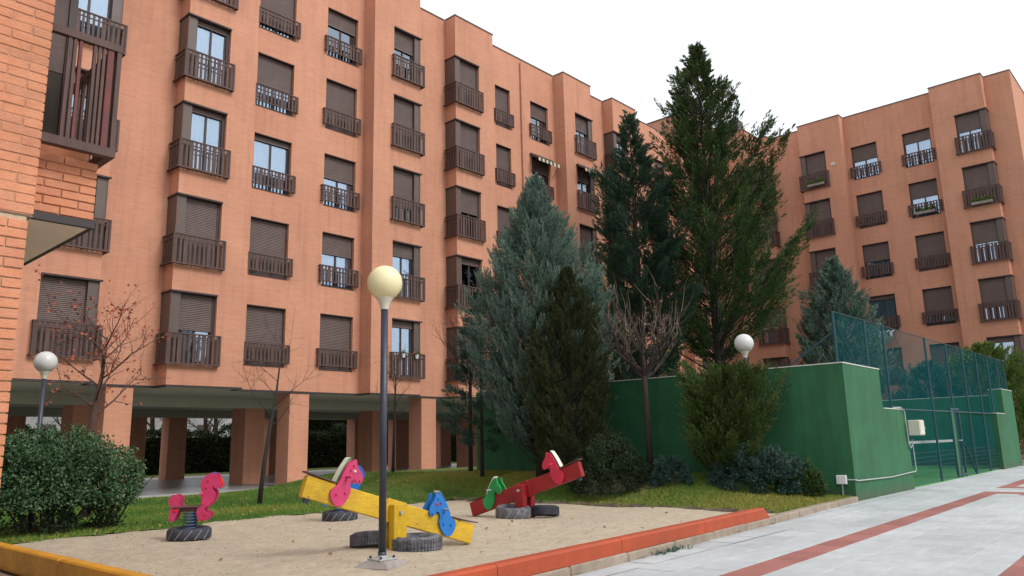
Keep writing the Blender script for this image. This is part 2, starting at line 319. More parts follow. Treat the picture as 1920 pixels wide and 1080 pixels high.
        u = np.where((pl[:, 0] > pl[:, 1]) & (pl[:, 0] > pl[:, 2]), c[:, 1], c[:, 0]); v = np.where((pl[:, 2] > pl[:, 0]) & (pl[:, 2] > pl[:, 1]), c[:, 1], c[:, 2])
        uv.data.foreach_set('uv', np.stack([u, v], 1).astype('f').ravel()); me.update(); return me

def thing(name, label, cat, loc=(0, 0, 0), rz=0., group=None):
    o = bpy.data.objects.new(name, None); COL.objects.link(o); o.location = loc; o.rotation_euler = (0, 0, rz); o.empty_display_size = .2
    o['label'] = label; o['category'] = cat
    if group: o['group'] = group
    return o
def link(name, me, parent=None, loc=None, rot=None, kind=None, label=None, cat=None, group=None):
    o = bpy.data.objects.new(name, me); COL.objects.link(o)
    if parent: o.parent = parent
    if loc is not None: o.location = loc
    if rot is not None: o.rotation_euler = rot
    if kind: o['kind'] = kind
    if label: o['label'] = label
    if cat: o['category'] = cat
    if group: o['group'] = group
    return o
def obj(name, mb, mats, parent=None, smooth=False, **k):
    if not isinstance(mats, (list, tuple)): mats = [mats]
    return link(name, mb.mesh(name, mats, smooth), parent, **k)
CACHE = {}
def cached(key, fn):
    if key not in CACHE: CACHE[key] = fn()
    return CACHE[key]

def npmesh(name, V, Fq, matn, tint=None, smooth=False):
    me = bpy.data.meshes.new(name); k = Fq.shape[1]; nf = len(Fq)
    me.vertices.add(len(V)); me.vertices.foreach_set('co', V.astype('f').ravel())
    me.loops.add(nf*k); me.loops.foreach_set('vertex_index', Fq.astype('i').ravel())
    me.polygons.add(nf); me.polygons.foreach_set('loop_start', np.arange(nf, dtype='i')*k)
    me.polygons.foreach_set('loop_total', np.full(nf, k, 'i'))
    if smooth: me.polygons.foreach_set('use_smooth', [True]*nf)
    me.materials.append(M[matn]); me.update(calc_edges=True)
    if tint is not None:
        a = me.attributes.new('tint', 'FLOAT', 'POINT'); a.data.foreach_set('value', np.clip(tint, 0, 1).astype('f'))
    return me

# ================================================================== GROUND
def kerb_y(x): return 4.48+.075*(x-5.66)
def sstep(a): a = min(1, max(0, a)); return a*a*(3-2*a)
def lawn_z(x, y):
    a = 11.85 if y < 12.6 else 11.85-2.2*sstep((y-12.6)/1.5)
    h = .46*sstep((x-a)/(1.9 if y < 12.6 else 3.4))
    return .016 + h*(.12+.88*sstep((y-5.3)/3.4))*(1-.85*sstep((y-18.2)/2.2))
g = MB(); g.face([(-300, -300, -.06), (400, -300, -.06), (400, 400, -.06), (-300, 400, -.06)])
obj('ground', g, 'ground', kind='structure')
# sand pit
def grid(name, x0, x1, y0, y1, st, zf, matn, keep=None, amp=0., seed=1):
    xs = np.arange(x0, x1+st*.5, st); ys = np.arange(y0, y1+st*.5, st); r = np.random.RandomState(seed)
    X, Y = np.meshgrid(xs, ys); Z = np.array([[zf(a, b) for a in xs] for b in ys])+r.randn(*X.shape)*amp
    V = np.stack([X, Y, Z], -1).reshape(-1, 3); nx = len(xs); i = (np.arange(len(ys)-1)[:, None]*nx+np.arange(nx-1)[None]).ravel()
    Fq = np.stack([i, i+1, i+1+nx, i+nx], 1)
    if keep is not None:
        c = V[Fq].mean(1); Fq = Fq[[keep(a, b) for a, b in c[:, :2]]]
    return npmesh(name, V, Fq, matn, smooth=True)
def wob(t, s=1.): return .10*math.sin(1.7*t*s)+.06*math.sin(4.1*t*s+1)+.03*math.sin(9.3*t*s)
def sand_edge_y(x): return 12.1+.07*(x-3.4)+wob(x)*.6
def sand_edge_x(y): return 11.82+wob(y)*.35
def humps(x, y): return .012*math.sin(x*1.9+.6*y)+.010*math.sin(y*2.7-x)+.006*math.sin(5.3*x+2*y)-.03*math.exp(-((x-6.75)**2+(y-6.95)**2)/.12)
link('sand_pit', grid('sand', 2.8, 12.6, 4.2, 13.2, .09, lambda x, y: .012+humps(x, y), 'sand', lambda x, y: y > kerb_y(x)+.03 and y < sand_edge_y(x)+.12 and x < sand_edge_x(y)+.1, .002), kind='structure')
# lawn: soil sheet with blades on it
def is_lawn(x, y):
    if x > 14.75 or x < -2: return False
    if y > 20.5 or y < kerb_y(x)+.1: return False
    if x > 2.85 and x < sand_edge_x(y) and y < sand_edge_y(x): return False
    if x <= 2.85 and y < 11.4: return False
    return True
link('lawn', grid('lawn', -2, 14.85, 5, 20.6, .12, lambda x, y: lawn_z(x, y)+.006*math.sin(7*x)*math.sin(6*y), 'lawn', is_lawn, .004, 3), kind='structure')
link('lawn', grid('lawn', 14.85, 27, 13.6, 20.6, .3, lambda x, y: lawn_z(14.8, y), 'lawn', None, .004, 3), kind='structure')
r = np.random.RandomState(5)
def blades(n, x0, x1, y0, y1, seed, h=.05):
    r = np.random.RandomState(seed); P = []
    while len(P) < n:
        x = r.uniform(x0, x1); y = r.uniform(y0, y1)
        if is_lawn(x+.03*r.randn(), y+.03*r.randn()) and not (x > 12.3 and 8.2 < y < 9.9 and r.rand() < .75): P.append((x, y, lawn_z(x, y)))
    P = np.array(P); a = r.uniform(0, 6.283, n); w = r.uniform(.004, .009, n); H = h*r.uniform(.5, 1.3, n); ln = r.randn(n, 2)*.018
    dx = np.cos(a)*w; dy = np.sin(a)*w
    V = np.empty((n, 3, 3)); V[:, 0] = P+np.stack([dx, dy, dx*0], 1); V[:, 1] = P-np.stack([dx, dy, dx*0], 1); V[:, 2] = P+np.concatenate([ln, H[:, None]], 1)
    pt = .5+.22*np.sin(P[:, 0]*1.3+P[:, 1]*.7)+.15*np.sin(P[:, 1]*2.3)+.32*np.clip((P[:, 0]-11)/2.5, -.2, 1)-.2*(P[:, 1] > 15)
    t = np.clip(np.repeat(pt+r.randn(n)*.16, 3), 0, 1)
    return V.reshape(-1, 3), np.arange(n*3).reshape(-1, 3), t
Vs = []; Fs = []; Ts = []; off = 0
for k, (n, a) in enumerate(((110000, (2.9, 13.5, 12, 20.5)), (90000, (11.8, 14.75, 5, 14.5)), (9000, (-1, 3.2, 11.3, 17)))):
    V, Fq, T = blades(n, *a, seed=20+k); Vs.append(V); Fs.append(Fq+off); Ts.append(T); off += len(V)
link('grass', npmesh('grass', np.concatenate(Vs), np.concatenate(Fs), 'blade', np.concatenate(Ts)), kind='stuff', label='short green lawn grass growing around the sand pit', cat='grass')
# earth edge between sand and the right lawn
g = MB(); y = 5.45
pts = []
while y < 12.7: pts.append((sand_edge_x(y), y)); y += .12
for k in range(len(pts)-1):
    (xa, ya), (xb, yb) = pts[k], pts[k+1]; h1 = .055+.02*math.sin(k*1.3)
    g.face([(xa-.03, ya, -.01), (xa+.01, ya, h1), (xb+.01, yb, h1), (xb-.03, yb, -.01)]); g.face([(xa+.01, ya, h1), (xa+.2, ya, .05), (xb+.2, yb, .05), (xb+.01, yb, h1)])
obj('earth_bank', g, 'soil', kind='structure')
# bare soil patch under the tree
g = MB()
for k in range(14):
    for j in range(4):
        P = []
        for a, b in ((k, j), (k+1, j), (k+1, j+1), (k, j+1)):
            an = 2*math.pi*a/14; rr = (b/4.)*(1+.15*math.sin(3*an)); x = 13.5+rr*.95*math.cos(an); y = 9.0+rr*1.1*math.sin(an); P.append((x, y, lawn_z(x, y)+.012))
        g.face(P)
obj('soil_patch', g, 'soil', kind='structure')

# pavement: joint bed + slabs parallel to the red bands
SL = .037; ca, sa = math.cos(math.atan(SL)), math.sin(math.atan(SL))
g = MB(); g.face([(-12, -14, -.012), (60, -14, -.012), (60, 5.9, -.012), (-12, 5.0, -.012)])
pav = thing('pavement', '', '', (0, 0, 0)); del pav['label']; del pav['category']
bpy.data.objects.remove(pav)
pav = obj('pavement', g, 'joint', kind='structure')
OX, OY = 6.34, 3.47                                   # upper edge of the red band passes here
def loc2w(u, v): return (OX+u*ca-v*sa, OY+u*sa+v*ca)
def clip(poly, f):                                    # keep f(p) <= 0
    o = []
    for k in range(len(poly)):
        a, b = poly[k], poly[(k+1) % len(poly)]; fa, fb = f(a), f(b)
        if fa <= 0: o.append(a)
        if fa*fb < 0: t = fa/(fa-fb); o.append((a[0]+t*(b[0]-a[0]), a[1]+t*(b[1]-a[1])))
    return o
rows = []                                             # (v0, v1, red)
v = -.30; rows.append((-.30, 0, True))
for k in range(5): rows.append((.4*k, .4*k+.4, False))
vv = -.30
for k in range(4): rows.append((vv-.4, vv, False)); vv -= .4
rows.append((vv-.3, vv, True)); vv -= .3
for k in range(4): rows.append((vv-.4, vv, False)); vv -= .4
slabs = []
for ri, (v0, v1, red) in enumerate(rows):
    n = 0; u = -9+(ri % 2)*.3
    while u < 26:
        u1 = u+.6; rr = red
        um = (u+u1)/2
        if red and 11.55 < um < 13.6 and v0 > -.5: rr = False
        if 11.2 <= u+.3 < 11.8 and -1.9 < v0 < 0: rr = True
        if 13.4 <= u+.3 < 14.0 and -1.9 < v0 < 0: rr = True
        P = [loc2w(u+.004, v0+.004), loc2w(u1-.004, v0+.004), loc2w(u1-.004, v1-.004), loc2w(u+.004, v1-.004)]
        full = all(p[1] < kerb_y(p[0])-.0 for p in P)
        if not full: P = clip(P, lambda p: p[1]-(kerb_y(p[0])+.02))
        if P: slabs.append((u, (v0+v1)/2, v1-v0, P, full, rr))
        u = u1
def ckey(q):
    c = q[3][0]; dx, dy = c[0], c[1]; d = Vector((dx, dy, -1.15)); z = d.dot(fw); x = d.dot(r2); y = d.dot(u2)
    vis = z > .5 and abs(x/z) < .70 and abs(y/z) < .42
    return (0 if vis else 1, (dx*dx+dy*dy))
slabs.sort(key=ckey)
rs = random.Random(3); rest = {}
pm_cache = {}
for i, (u, vm, h, P, full, red) in enumerate(slabs):
    mn = rs.choice(('slabred', 'slabred2')) if red else rs.choice(('slab', 'slab', 'slab2', 'slab3'))
    dz = rs.uniform(-.0015, .0015)
    if i < 300:
        if full:
            key = ('slab', round(h, 2), mn)
            def mk(): b = MB(); b.bbox(-.296, .296, -h/2+.004, h/2-.004, -.02, 0, .003); return b.mesh('slab', [mn])
            o = link('slab', cached(key, mk), pav, loc=(*loc2w(u+.3, vm), dz), rot=(R(rs.uniform(-.12, .12)), R(rs.uniform(-.12, .12)), math.atan(SL)))
        else:
            b = MB(); b.face([(p[0], p[1], dz) for p in P]); obj('slab', b, mn, pav)
    else:
        rest.setdefault(mn, []).append((P, dz))
b = MB(); mats = list(rest)
for mi, k in enumerate(mats):
    for P, dz in rest[k]: b.face([(p[0], p[1], dz) for p in P], mi)
obj('slab', b, mats, pav, kind='stuff')
# brown tiles outside the yellow kerb
b = MB()
for k in range(24):
    for j in range(6):
        if j*.3+1.1 < 2.5: b.box(2.53-.29-j*.3, 2.53-.01-j*.3, 4.4+k*.3, 4.69+k*.3, -.02, .006)
obj('tile_path', b, 'browntile', kind='structure')
# kerbs -------------------------------------------------
def kerb_frame(x0, x1):
    a = math.atan(.075); return Matrix.Translation((x0, kerb_y(x0), 0)) @ Matrix.Rotation(a, 4, 'Z'), (x1-x0)/math.cos(a)
t = thing('kerb', 'low grey concrete kerb between pale paving and lawn beside the sand pit', 'kerb', (2.6, 4.2, 0))
x = 2.6; 
while x < 14.75:
    x1 = min(x+1.0, 14.78); T, L = kerb_frame(x, x1); b = MB()
    b.bbox(.006, L-.006, 0, .14, -.05, .088+rs.uniform(-.003, .003), .012, T=Matrix.Translation((-2.6, -4.2, 0)) @ T); obj('kerb_stone', b, 'kerb', t); x = x1
t = thing('orange_border', 'raised orange painted border along the front of the sand pit', 'border', (2.6, 4.2, 0))
x = 2.66; xs = [2.66, 4.6, 6.5, 8.4, 10.45]
for a, c in zip(xs, xs[1:]):
    T, L = kerb_frame(a, c); T = Matrix.Translation((-2.6, -4.2, 0)) @ T
    b = MB(); e = L-.004
    prof = [(.012, .092), (.012, .21), (.03, .23), (.13, .23), (.15, .21), (.15, .0)]
    m0 = 0 if c < 10.4 else .16
    n = len(prof); i = len(b.v)
    b.v += [tuple(T @ Vector((.003, p, z))) for p, z in prof]+[tuple(T @ Vector((e-(m0 if z > .2 else 0), p, z))) for p, z in prof]
    for k in range(n): q = (k+1) % n; b.f.append((i+k, i+k+n, i+q+n, i+q)); b.m.append(0)
    b.f.append(tuple(i+k for k in range(n))); b.f.append(tuple(i+2*n-1-k for k in range(n))); b.m += [0, 0]
    obj('border_segment', b, 'orange', t)
t = thing('yellow_border', 'raised yellow painted border on the left side of the sand pit', 'border', (2.7, 4.5, 0))
for k in range(5):
    b = MB(); b.bbox(-.01, .12, -.05+k*1.9+.003, -.05+(k+1)*1.9-.003, -.05, .2, .015); obj('border_segment', b, 'yellowk', t)

# ================================================================== FACADES
def make_pane(w, h, mn='glass'):
    b = MB(); b.box(0, w, 0, .006, 0, h); return b.mesh('pane', [mn])
def make_shutter(w, h):
    b = MB(); n = max(2, int(h/.05)); p = h/n
    for k in range(n):
        z = k*p; b.face([(0, .012, z), (w, .012, z), (w, 0, z+p*.35), (0, 0, z+p*.35)]); b.face([(0, 0, z+p*.35), (w, 0, z+p*.35), (w, .002, z+p*.8), (0, .002, z+p*.8)])
        b.face([(0, .002, z+p*.8), (w, .002, z+p*.8), (w, .012, z+p), (0, .012, z+p)])
    b.box(0, w, -.006, .014, -.04, 0)
    return b.mesh('shutter', ['shutter'])
def make_curtain(w, h, mn, seed):
    b = MB(); rr = random.Random(seed); n = 26; ph = rr.uniform(0, 6)
    P = [(w*k/n, .035*math.sin(k*1.5+ph)+.012*rr.uniform(-1, 1)) for k in range(n+1)]
    for k in range(n): b.face([(*P[k], 0), (*P[k+1], 0), (*P[k+1], h), (*P[k], h)])
    return b.mesh('curtain', [mn])
def make_rail(w, h, sides, drop=0.):
    """sides: (left return, right return) depth"""
    b = MB(); s = MB(); o = .03
    def run(T, L, endpost=True):
        b.box(0, L, -.028, .028, h-.035, h, T=T); b.box(0, L, -.02, .02, h-.17, h-.15, T=T); b.box(0, L, -.02, .02, .03, .06, T=T) if drop else b.box(0, L, -.035, .05, 0, .045, T=T)
        n = max(1, int(round(L/.135))); p = L/n
        for k in range(n):
            if k % 5 == 2 and n > 6: s.box(k*p+.01, k*p+p-.008, -.012, .004, .04, h-.03, T=T)
            else: s.box(k*p+.035, k*p+p-.035, -.012, .004, .04, h-.03, T=T)
        b.box(-.02, .025, -.03, .02, 0, h, T=T)
        if endpost: b.box(L-.025, L+.02, -.03, .02, 0, h, T=T)
    run(Matrix.Identity(4), w)
    for side, d in enumerate(sides):
        if d > .01:
            T = Matrix.Translation((0 if side == 0 else w, 0, 0)) @ Matrix.Rotation(R(90), 4, 'Z')
            run(T, d, False)
    return b.mesh('railing', ['railwood']), s.mesh('slats', ['railwood'])
def window(parent, u0, u1, y, head, front, corner, st, glass_w=None, mirror_rail=False):
    """st=(closed fraction of shutter, curtain 0/1/2)"""
    W_ = u1-u0; H = 1.98 if front else 1.84; z0 = head-H; rec = .13
    pl = .27 if corner == 'L' else .0; pr_ = .27 if corner == 'R' else 0.
    gx0, gx1 = pl+(.02 if pl else .035), W_-pr_-(.02 if pr_ else .09 if front else .035)
    gw = gx1-gx0
    key = ('win', round(W_, 2), front, corner)
    def mk():
        b = MB()
        # reveal lining, frame, mullion, sill, lintel strip, dark room
        b.box(0, W_, .002, .5, H-.012, H+.0, 1); b.box(0, gx0, rec-.02, .3, 0, H-.012) if not pl else None; b.box(gx1, W_-pr_, rec-.02, .3, 0, H-.012)
        b.box(gx0, gx1, rec+.03, rec+.08, H-.10, H-.012); b.box(gx0, gx1, rec+.03, rec+.08, 0, .07)
        b.box(gx0, gx0+.045, rec+.03, rec+.08, 0, H-.1); b.box(gx1-.045, gx1, rec+.03, rec+.08, 0, H-.1); mx = (gx0+gx1)/2; b.box(mx-.03, mx+.03, rec+.025, rec+.085, .07, H-.1)
        b.box(0, W_, -.02, rec+.08, -.03, 0); 
        e0 = -.02 if corner == 'L' else 0; e1 = .06 if corner == 'R' else 0
        if corner == 'L': e0 = -.06
        if corner: b.box(e0, W_+e1-(0 if corner == 'L' else 0), -.05, .0-.002, H-.0, H+.045)
        else: b.box(.0, W_, -.012, -.002, H-.005, H+.02)
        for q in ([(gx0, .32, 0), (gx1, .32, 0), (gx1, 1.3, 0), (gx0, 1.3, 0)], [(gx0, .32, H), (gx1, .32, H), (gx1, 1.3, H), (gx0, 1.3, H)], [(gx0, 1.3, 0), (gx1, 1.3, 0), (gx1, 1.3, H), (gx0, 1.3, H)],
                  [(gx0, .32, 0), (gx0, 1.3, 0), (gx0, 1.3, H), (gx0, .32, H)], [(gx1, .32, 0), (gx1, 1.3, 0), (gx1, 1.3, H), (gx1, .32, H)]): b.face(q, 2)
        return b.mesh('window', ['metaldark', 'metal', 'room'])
    w = link('window', cached(key, mk), parent, loc=(u0, y, z0))
    pw = gw/2-.075; ph = H-.17
    pm = cached(('pane', round(pw, 2), round(ph, 2)), lambda: make_pane(pw, ph))
    link('pane', pm, w, loc=(gx0+.045, rec+.05, .07)); link('pane', pm, w, loc=(gx0+gw/2+.03, rec+.05, .07))
    cl, cu = st
    if cl > .02:
        sh = H*cl if cl < .99 else H-.03
        link('shutter', cached(('sh', round(gw, 2), round(sh, 2)), lambda: make_shutter(gw, sh)), w, loc=(gx0, rec-.008, H-.012-sh))
    if cu:
        nn = rnd.randrange(6); mn = 'curtain' if cu == 1 else 'curtain2'
        if cl < .95:
            cw = gw; cx = gx0
            link('curtain', cached(('cu', round(cw, 2), front, mn, nn), lambda: make_curtain(cw, H-.15, mn, nn)), w, loc=(cx, rec+.135, .07))
    if corner:
        def mkp():
            b = MB(); a0, a1 = (-.008, pl) if corner == 'L' else (W_-pr_, W_+.008)
            b.box(a0, a1, .03, .612, 0, H-.013); b.box((a0-.002 if corner == 'L' else a1-.05), (a0+.05 if corner == 'L' else a1+.002), .025, .06, 0, H-.014)
            b.box((a0-.03 if corner == 'L' else W_), (0 if corner == 'L' else W_+.04), -.05, .615, H, H+.045, 1)
            return b.mesh('panel', ['panel', 'metaldark'])
        link('panel', cached(('pan', round(W_, 2), corner), mkp), w)
    # railing
    rh = .88 if front else .60; rtop = head-1.165; ex = .09 if front else .12
    rx0, rx1 = u0-ex, u1+ex
    if not front: rx0, rx1 = u0-.10, u1+.10
    yo = y-.12 if front else y-.10
    dl, dr = (.70 if corner == 'L' else .10), (.70 if corner == 'R' else .10)
    mr, ms = cached(('rail', round(rx1-rx0, 2), front, corner), lambda: make_rail(rx1-rx0, rh, (dl, dr), 0 if front else 1))
    ro = link('railing', mr, parent, loc=(rx0, yo, rtop-rh)); link('slats', ms, ro, kind='stuff')
    return w

HEADS = [5.57, 8.40, 11.23, 14.055, 16.83]
ZT, ZS, DP = 18.68, 2.96, .62
def wall_holes(b, u0, u1, y, z0, z1, holes):
    us = sorted({u0, u1, *[h[0] for h in holes], *[h[1] for h in holes]}); 
    for a, c in zip(us, us[1:]):
        hz = sorted([(h[2], h[3]) for h in holes if h[0] <= a+1e-6 and h[1] >= c-1e-6]); z = z0
        for q0, q1 in hz+[(z1, z1)]:
            if q0 > z+1e-6: b.face([(a, y, z), (c, y, z), (c, y, q0), (a, y, q0)])
            z = q1
    for h in holes:
        a, c, p, q = h[:4]; d = .5
        b.face([(a, y, p), (a, y+d, p), (a, y+d, q), (a, y, q)]); b.face([(c, y, p), (c, y, q), (c, y+d, q), (c, y+d, p)])
        b.face([(a, y, p), (c, y, p), (c, y+d, p), (a, y+d, p)]); b.face([(a, y, q), (a, y+d, q), (c, y+d, q), (c, y, q)])
def facade(parent, sections, states, z0=ZS, name='wall'):
    """local frame: x along, y inwards. sections: (kind, u0, u1, [(w0, w1)...], corner)"""
    for si, (kind, u0, u1, wins, corner) in enumerate(sections):
        b = MB(); y = 0 if kind == 'P' else DP; holes = []; front = kind == 'P'; H = 1.98 if front else 1.84
        for (a, c) in wins:
            for h in HEADS: holes.append((a, c, h-H, h))
        wall_holes(b, u0, u1, y, z0, ZT, holes)
        if kind == 'P':
            for s in (0, 1):
                x = u0 if s == 0 else u1; hs = HEADS if (corner == 'L') == (s == 0) else []
                zz = z0
                for h in hs+[None]:
                    q = (h-H) if h else ZT
                    P = [(x, DP, zz), (x, 0, zz), (x, 0, q), (x, DP, q)]
                    b.face(P if s == 0 else P[::-1]); zz = h if h else 0
            b.face([(u0, 0, z0), (u0, DP, z0), (u1, DP, z0), (u1, 0, z0)])
        obj(name, b, 'brick', parent)
        # capping + bottom edge trim
        c = MB()
        if kind == 'P':
            c.box(u0-.03, u1+.03, -.03, .22, ZT, ZT+.05); c.box(u0-.03, u0+.22, .22, DP-.03, ZT, ZT+.05); c.box(u1-.22, u1+.03, .22, DP-.03, ZT, ZT+.05)
        else: c.box(u0+.03, u1-.03, DP-.03, DP+.25, ZT, ZT+.05)
        obj('capping', c, 'cap', parent)
        if z0 > 1:
            c = MB(); c.box(u0+(0 if kind == 'P' else .002), u1, y-.012, y+.05, z0-.05, z0+.012)
            if kind == 'P': c.box(u0-.012, u0+.04, .05, DP-.013, z0-.05, z0+.012); c.box(u1-.04, u1+.012, .05, DP-.013, z0-.05, z0+.012)
            obj('edge_trim', c, 'edge', parent)
        for (a, c2) in wins:
            for k, h in enumerate(HEADS):
                st = states(si, a, k); window(parent, a, c2, y, h, front, corner, st)

LB = thing('apartment_building', 'long orange brick apartment block on columns, filling the left and centre behind the playground', 'building', (0, 21.26, 0))
Lsec = [('R', -6, -2.0, [(-5.4, -4.1)], None), ('P', -2.0, .3, [(-2.0, -.65)], 'L'), ('R', .3, 5.07, [(.8, 2.1), (3.2, 4.5)], None),
        ('P', 5.07, 7.35, [(5.97, 7.35)], 'R'), ('R', 7.35, 9.23, [], None), ('P', 9.23, 11.47, [(9.23, 10.57)], 'L'),
        ('R', 11.47, 16.12, [(11.84, 13.2), (14.49, 15.81)], None), ('P', 16.12, 18.33, [(17.03, 18.33)], 'R'), ('R', 18.33, 20.21, [], None),
        ('P', 20.21, 22.45, [(20.21, 21.58)], 'L'), ('R', 22.45, 27.34, [(23.2, 24.17), (25.57, 26.84)], None), ('P', 27.34, 29.52, [(28.16, 29.52)], 'R'),
        ('R', 29.52, 31.39, [], None), ('P', 31.39, 33.55, [(31.39, 32.6)], 'L'), ('R', 33.55, 38.15, [(34.1, 35.3), (36.2, 37.4)], None), ('P', 38.15, 40.2, [(38.95, 40.2)], 'R'), ('R', 40.2, 42.82, [], None)]
LST = {  # window left edge -> states bottom to top
    5.97: [(1, 0), (1, 0), (.3, 1), (.1, 1), (.4, 1)], 9.23: [(.5, 1), (1, 0), (.06, 1), (.06, 1), (.3, 1)], 11.84: [(1, 0), (1, 0), (.07, 1), (.52, 1), (.85, 2)],
    14.49: [(.97, 0), (.36, 1), (.42, 1), (1, 0), (.3, 1)], 17.03: [(.1, 0), (.22, 2), (.7, 1), (1, 0), (.36, 1)], 20.21: [(.45, 2), (.1, 1), (.45, 1), (1, 0), (1, 0)],
    23.2: [(.5, 1), (1, 0), (1, 0), (1, 0), (1, 0)], 25.57: [(1, 0), (.5, 1), (1, 0), (.3, 1), (.34, 1)], 28.16: [(.5, 2), (1, 0), (1, 0), (.28, 1), (.36, 1)], 31.39: [(.4, 0), (1, 0), (.5, 1), (1, 0), (.18, 1)]}
def lst(si, a, k):
    if a in LST: return LST[a][k]
    return rnd.choice([(1, 0), (.4, 1), (.6, 1), (1, 0), (.15, 2)])
facade(LB, Lsec, lst)
# body behind the facade: back wall, end, roof, ceiling
b = MB(); b.face([(-6, 13.2, ZS), (-6, 13.2, ZT), (46, 13.2, ZT), (46, 13.2, ZS)][::1]); b.face([(-6, .62, ZS), (-6, .62, ZT), (-6, 13.2, ZT), (-6, 13.2, ZS)])
obj('back_wall', b, 'brick', LB)
b = MB(); b.face([(-6, .66, ZT-.3), (46, .66, ZT-.3), (46, 13.2, ZT-.3), (-6, 13.2, ZT-.3)]); obj('roof', b, 'roofdark', LB)
b = MB(); b.box(-6, 46, .66, 13.2, ZS-.03, ZS+.05); 
for s in Lsec:
    if s[0] == 'P': b.box(s[1]+.045, s[2]-.045, .055, .655, ZS-.028, ZS+.0-.004)
b.box(-6, 46, 4.0, 4.45, ZS-.36, ZS-.032); b.box(-6, 46, 11.9, 12.4, ZS-.36, ZS-.032)
obj('arcade_ceiling', b, 'soffit', LB)
def column(par, x0, x1, y0, y1, z1):
    b = MB(); b.box(x0, x1, y0, y1, 0, .16, 0); b.box(x0+.008, x1-.008, y0+.008, y1-.008, .16, z1, 0); obj('column', b, 'brick', par)
for x in (-3.0, 2.45, 7.93, 13.45, 18.93, 24.4, 29.9, 35.4):
    column(LB, x, x+.72, .625, 1.35, ZS-.03 if True else 0)
    column(LB, x+.35, x+1.1, 4.0, 4.95, ZS-.36)
for x0, x1 in ((2.5, 3.5), (8.3, 9.3), (12.9, 13.75), (14.65, 15.45), (19.4, 20.1), (24.2, 25.1), (26.9, 27.8), (30.1, 30.9), (35.5, 36.4)):
    column(LB, x0, x1, 11.9, 12.6, ZS-.36)
# recess wall columns run flush up to the wall: thin joint line already from trim; downpipe on the facade
p = MB(); p.tube([(24.88, .56, 2.9), (24.88, .56, 18.5)], .03, 8); obj('downpipe', p, mat('pipe_brick_colour', (.36, .15, .09), .6), LB)
# awnings over two windows
def awning(par, x0, x1, y, z, c1='awn1', c2='awn2', dep=.5, drop=.38):
    b = MB(); n = 11; w = (x1-x0)/n
    for k in range(n):
        a, c = x0+k*w, x0+(k+1)*w; mi = k % 2
        b.face([(a, y, z), (c, y, z), (c, y-dep, z-.22), (a, y-dep, z-.22)], mi); b.face([(a, y-dep, z-.22), (c, y-dep, z-.22), (c, y-dep-.01, z-drop), (a, y-dep-.01, z-drop)], mi)
    b.tube([(x0, y-.02, z-.8), (x0-.01, y-dep, z-.23)], .012, 5, 2); b.tube([(x1, y-.02, z-.8), (x1+.01, y-dep, z-.23)], .012, 5, 2); b.box(x0-.03, x1+.03, y-.1, y, z, z+.09, 2)
    obj('awning', b, [c1, c2, 'metaldark'], par)
awning(LB, 25.45, 26.95, .6, 14.12); awning(LB, 28.1, 29.55, -.03, 14.12)
# flower pots hang on a railing (things of their own)
for i, (x, lb) in enumerate(((17.38, 'small white pot with a green plant on a first floor railing, left of the pair'), (18.0, 'small white pot with a green plant on a first floor railing, right of the pair'))):
    t = thing('flower_pot', lb, 'plant pot', (x, 21.06, 4.22), group='white pots on the railing')
    b = MB(); b.lathe([(0, 0), (.05, 0), (.07, .14), (.06, .14), (0, .12)], 10); obj('pot', b, 'pot', t)
    rr = np.random.RandomState(i+2); n = 90; P = rr.randn(n, 3)*[.05, .05, .05]+[0, 0, .2]; D = rr.randn(n, 3); D /= np.linalg.norm(D, axis=1)[:, None]; Sd = np.cross(D, [0, 0, 1.])*.018
    V = np.stack([P, P+D*.03+Sd, P+D*.07, P+D*.03-Sd], 1).reshape(-1, 3); link('leaves', npmesh('leaves', V, np.arange(n*4).reshape(-1, 4), 'bright', np.repeat(rr.rand(n), 4)), t)

RB = thing('apartment_building', 'orange brick apartment block on the right, behind the green walled court', 'building', (42.2, 0, 0), R(-90))
Rsec = [('R', -21.9, -20.1, [], None), ('P', -20.1, -17.88, [(-19.2, -17.88)], 'R'), ('R', -17.88, -15.95, [], None), ('P', -15.95, -13.6, [(-15.95, -14.54)], 'L'),
        ('R', -13.6, -9.02, [(-13.35, -12.0), (-10.69, -9.34)], None), ('P', -9.02, -6.66, [(-8.03, -6.66)], 'R'), ('R', -6.66, -5.52, [], None)]
RST = {-19.2: [(1, 0), (.5, 1), (.6, 1), (.45, 1), (.9, 1)], -15.95: [(1, 0), (.6, 1), (.72, 1), (1, 0), (1, 0)], -13.35: [(1, 0), (.08, 1), (.47, 1), (1, 0), (.42, 1)],
       -10.69: [(1, 0), (.66, 1), (1, 0), (.42, 1), (.27, 1)], -8.03: [(.1, 2), (.66, 1), (.5, 1), (1, 0), (.42, 1)]}
facade(RB, Rsec, lambda si, a, k: RST[a][k], z0=0.0)
b = MB(); b.face([(-5.52, DP, 0), (-5.52, 14, 0), (-5.52, 14, ZT), (-5.52, DP, ZT)]); obj('end_wall', b, 'brick', RB)
b = MB(); b.box(-5.6, -5.49, DP, 14, ZT, ZT+.05); obj('capping', b, 'cap', RB)
b = MB(); b.face([(-30, DP+.04, ZT-.3), (-5.6, DP+.04, ZT-.3), (-5.6, 14, ZT-.3), (-30, 14, ZT-.3)]); obj('roof', b, 'roofdark', RB)
b = MB(); b.box(-28.5, -24.6, 2.8, 8, ZT-.3, 23.3); b.box(-24.1, -21.0, 3.8, 8, ZT-.3, 21.2); obj('stair_tower', b, 'brick', RB)
b = MB(); b.box(-28.55, -24.55, 2.75, 8.05, 23.3, 23.38); b.box(-24.15, -20.95, 3.75, 8.05, 21.2, 21.28); obj('capping', b, 'cap', RB)
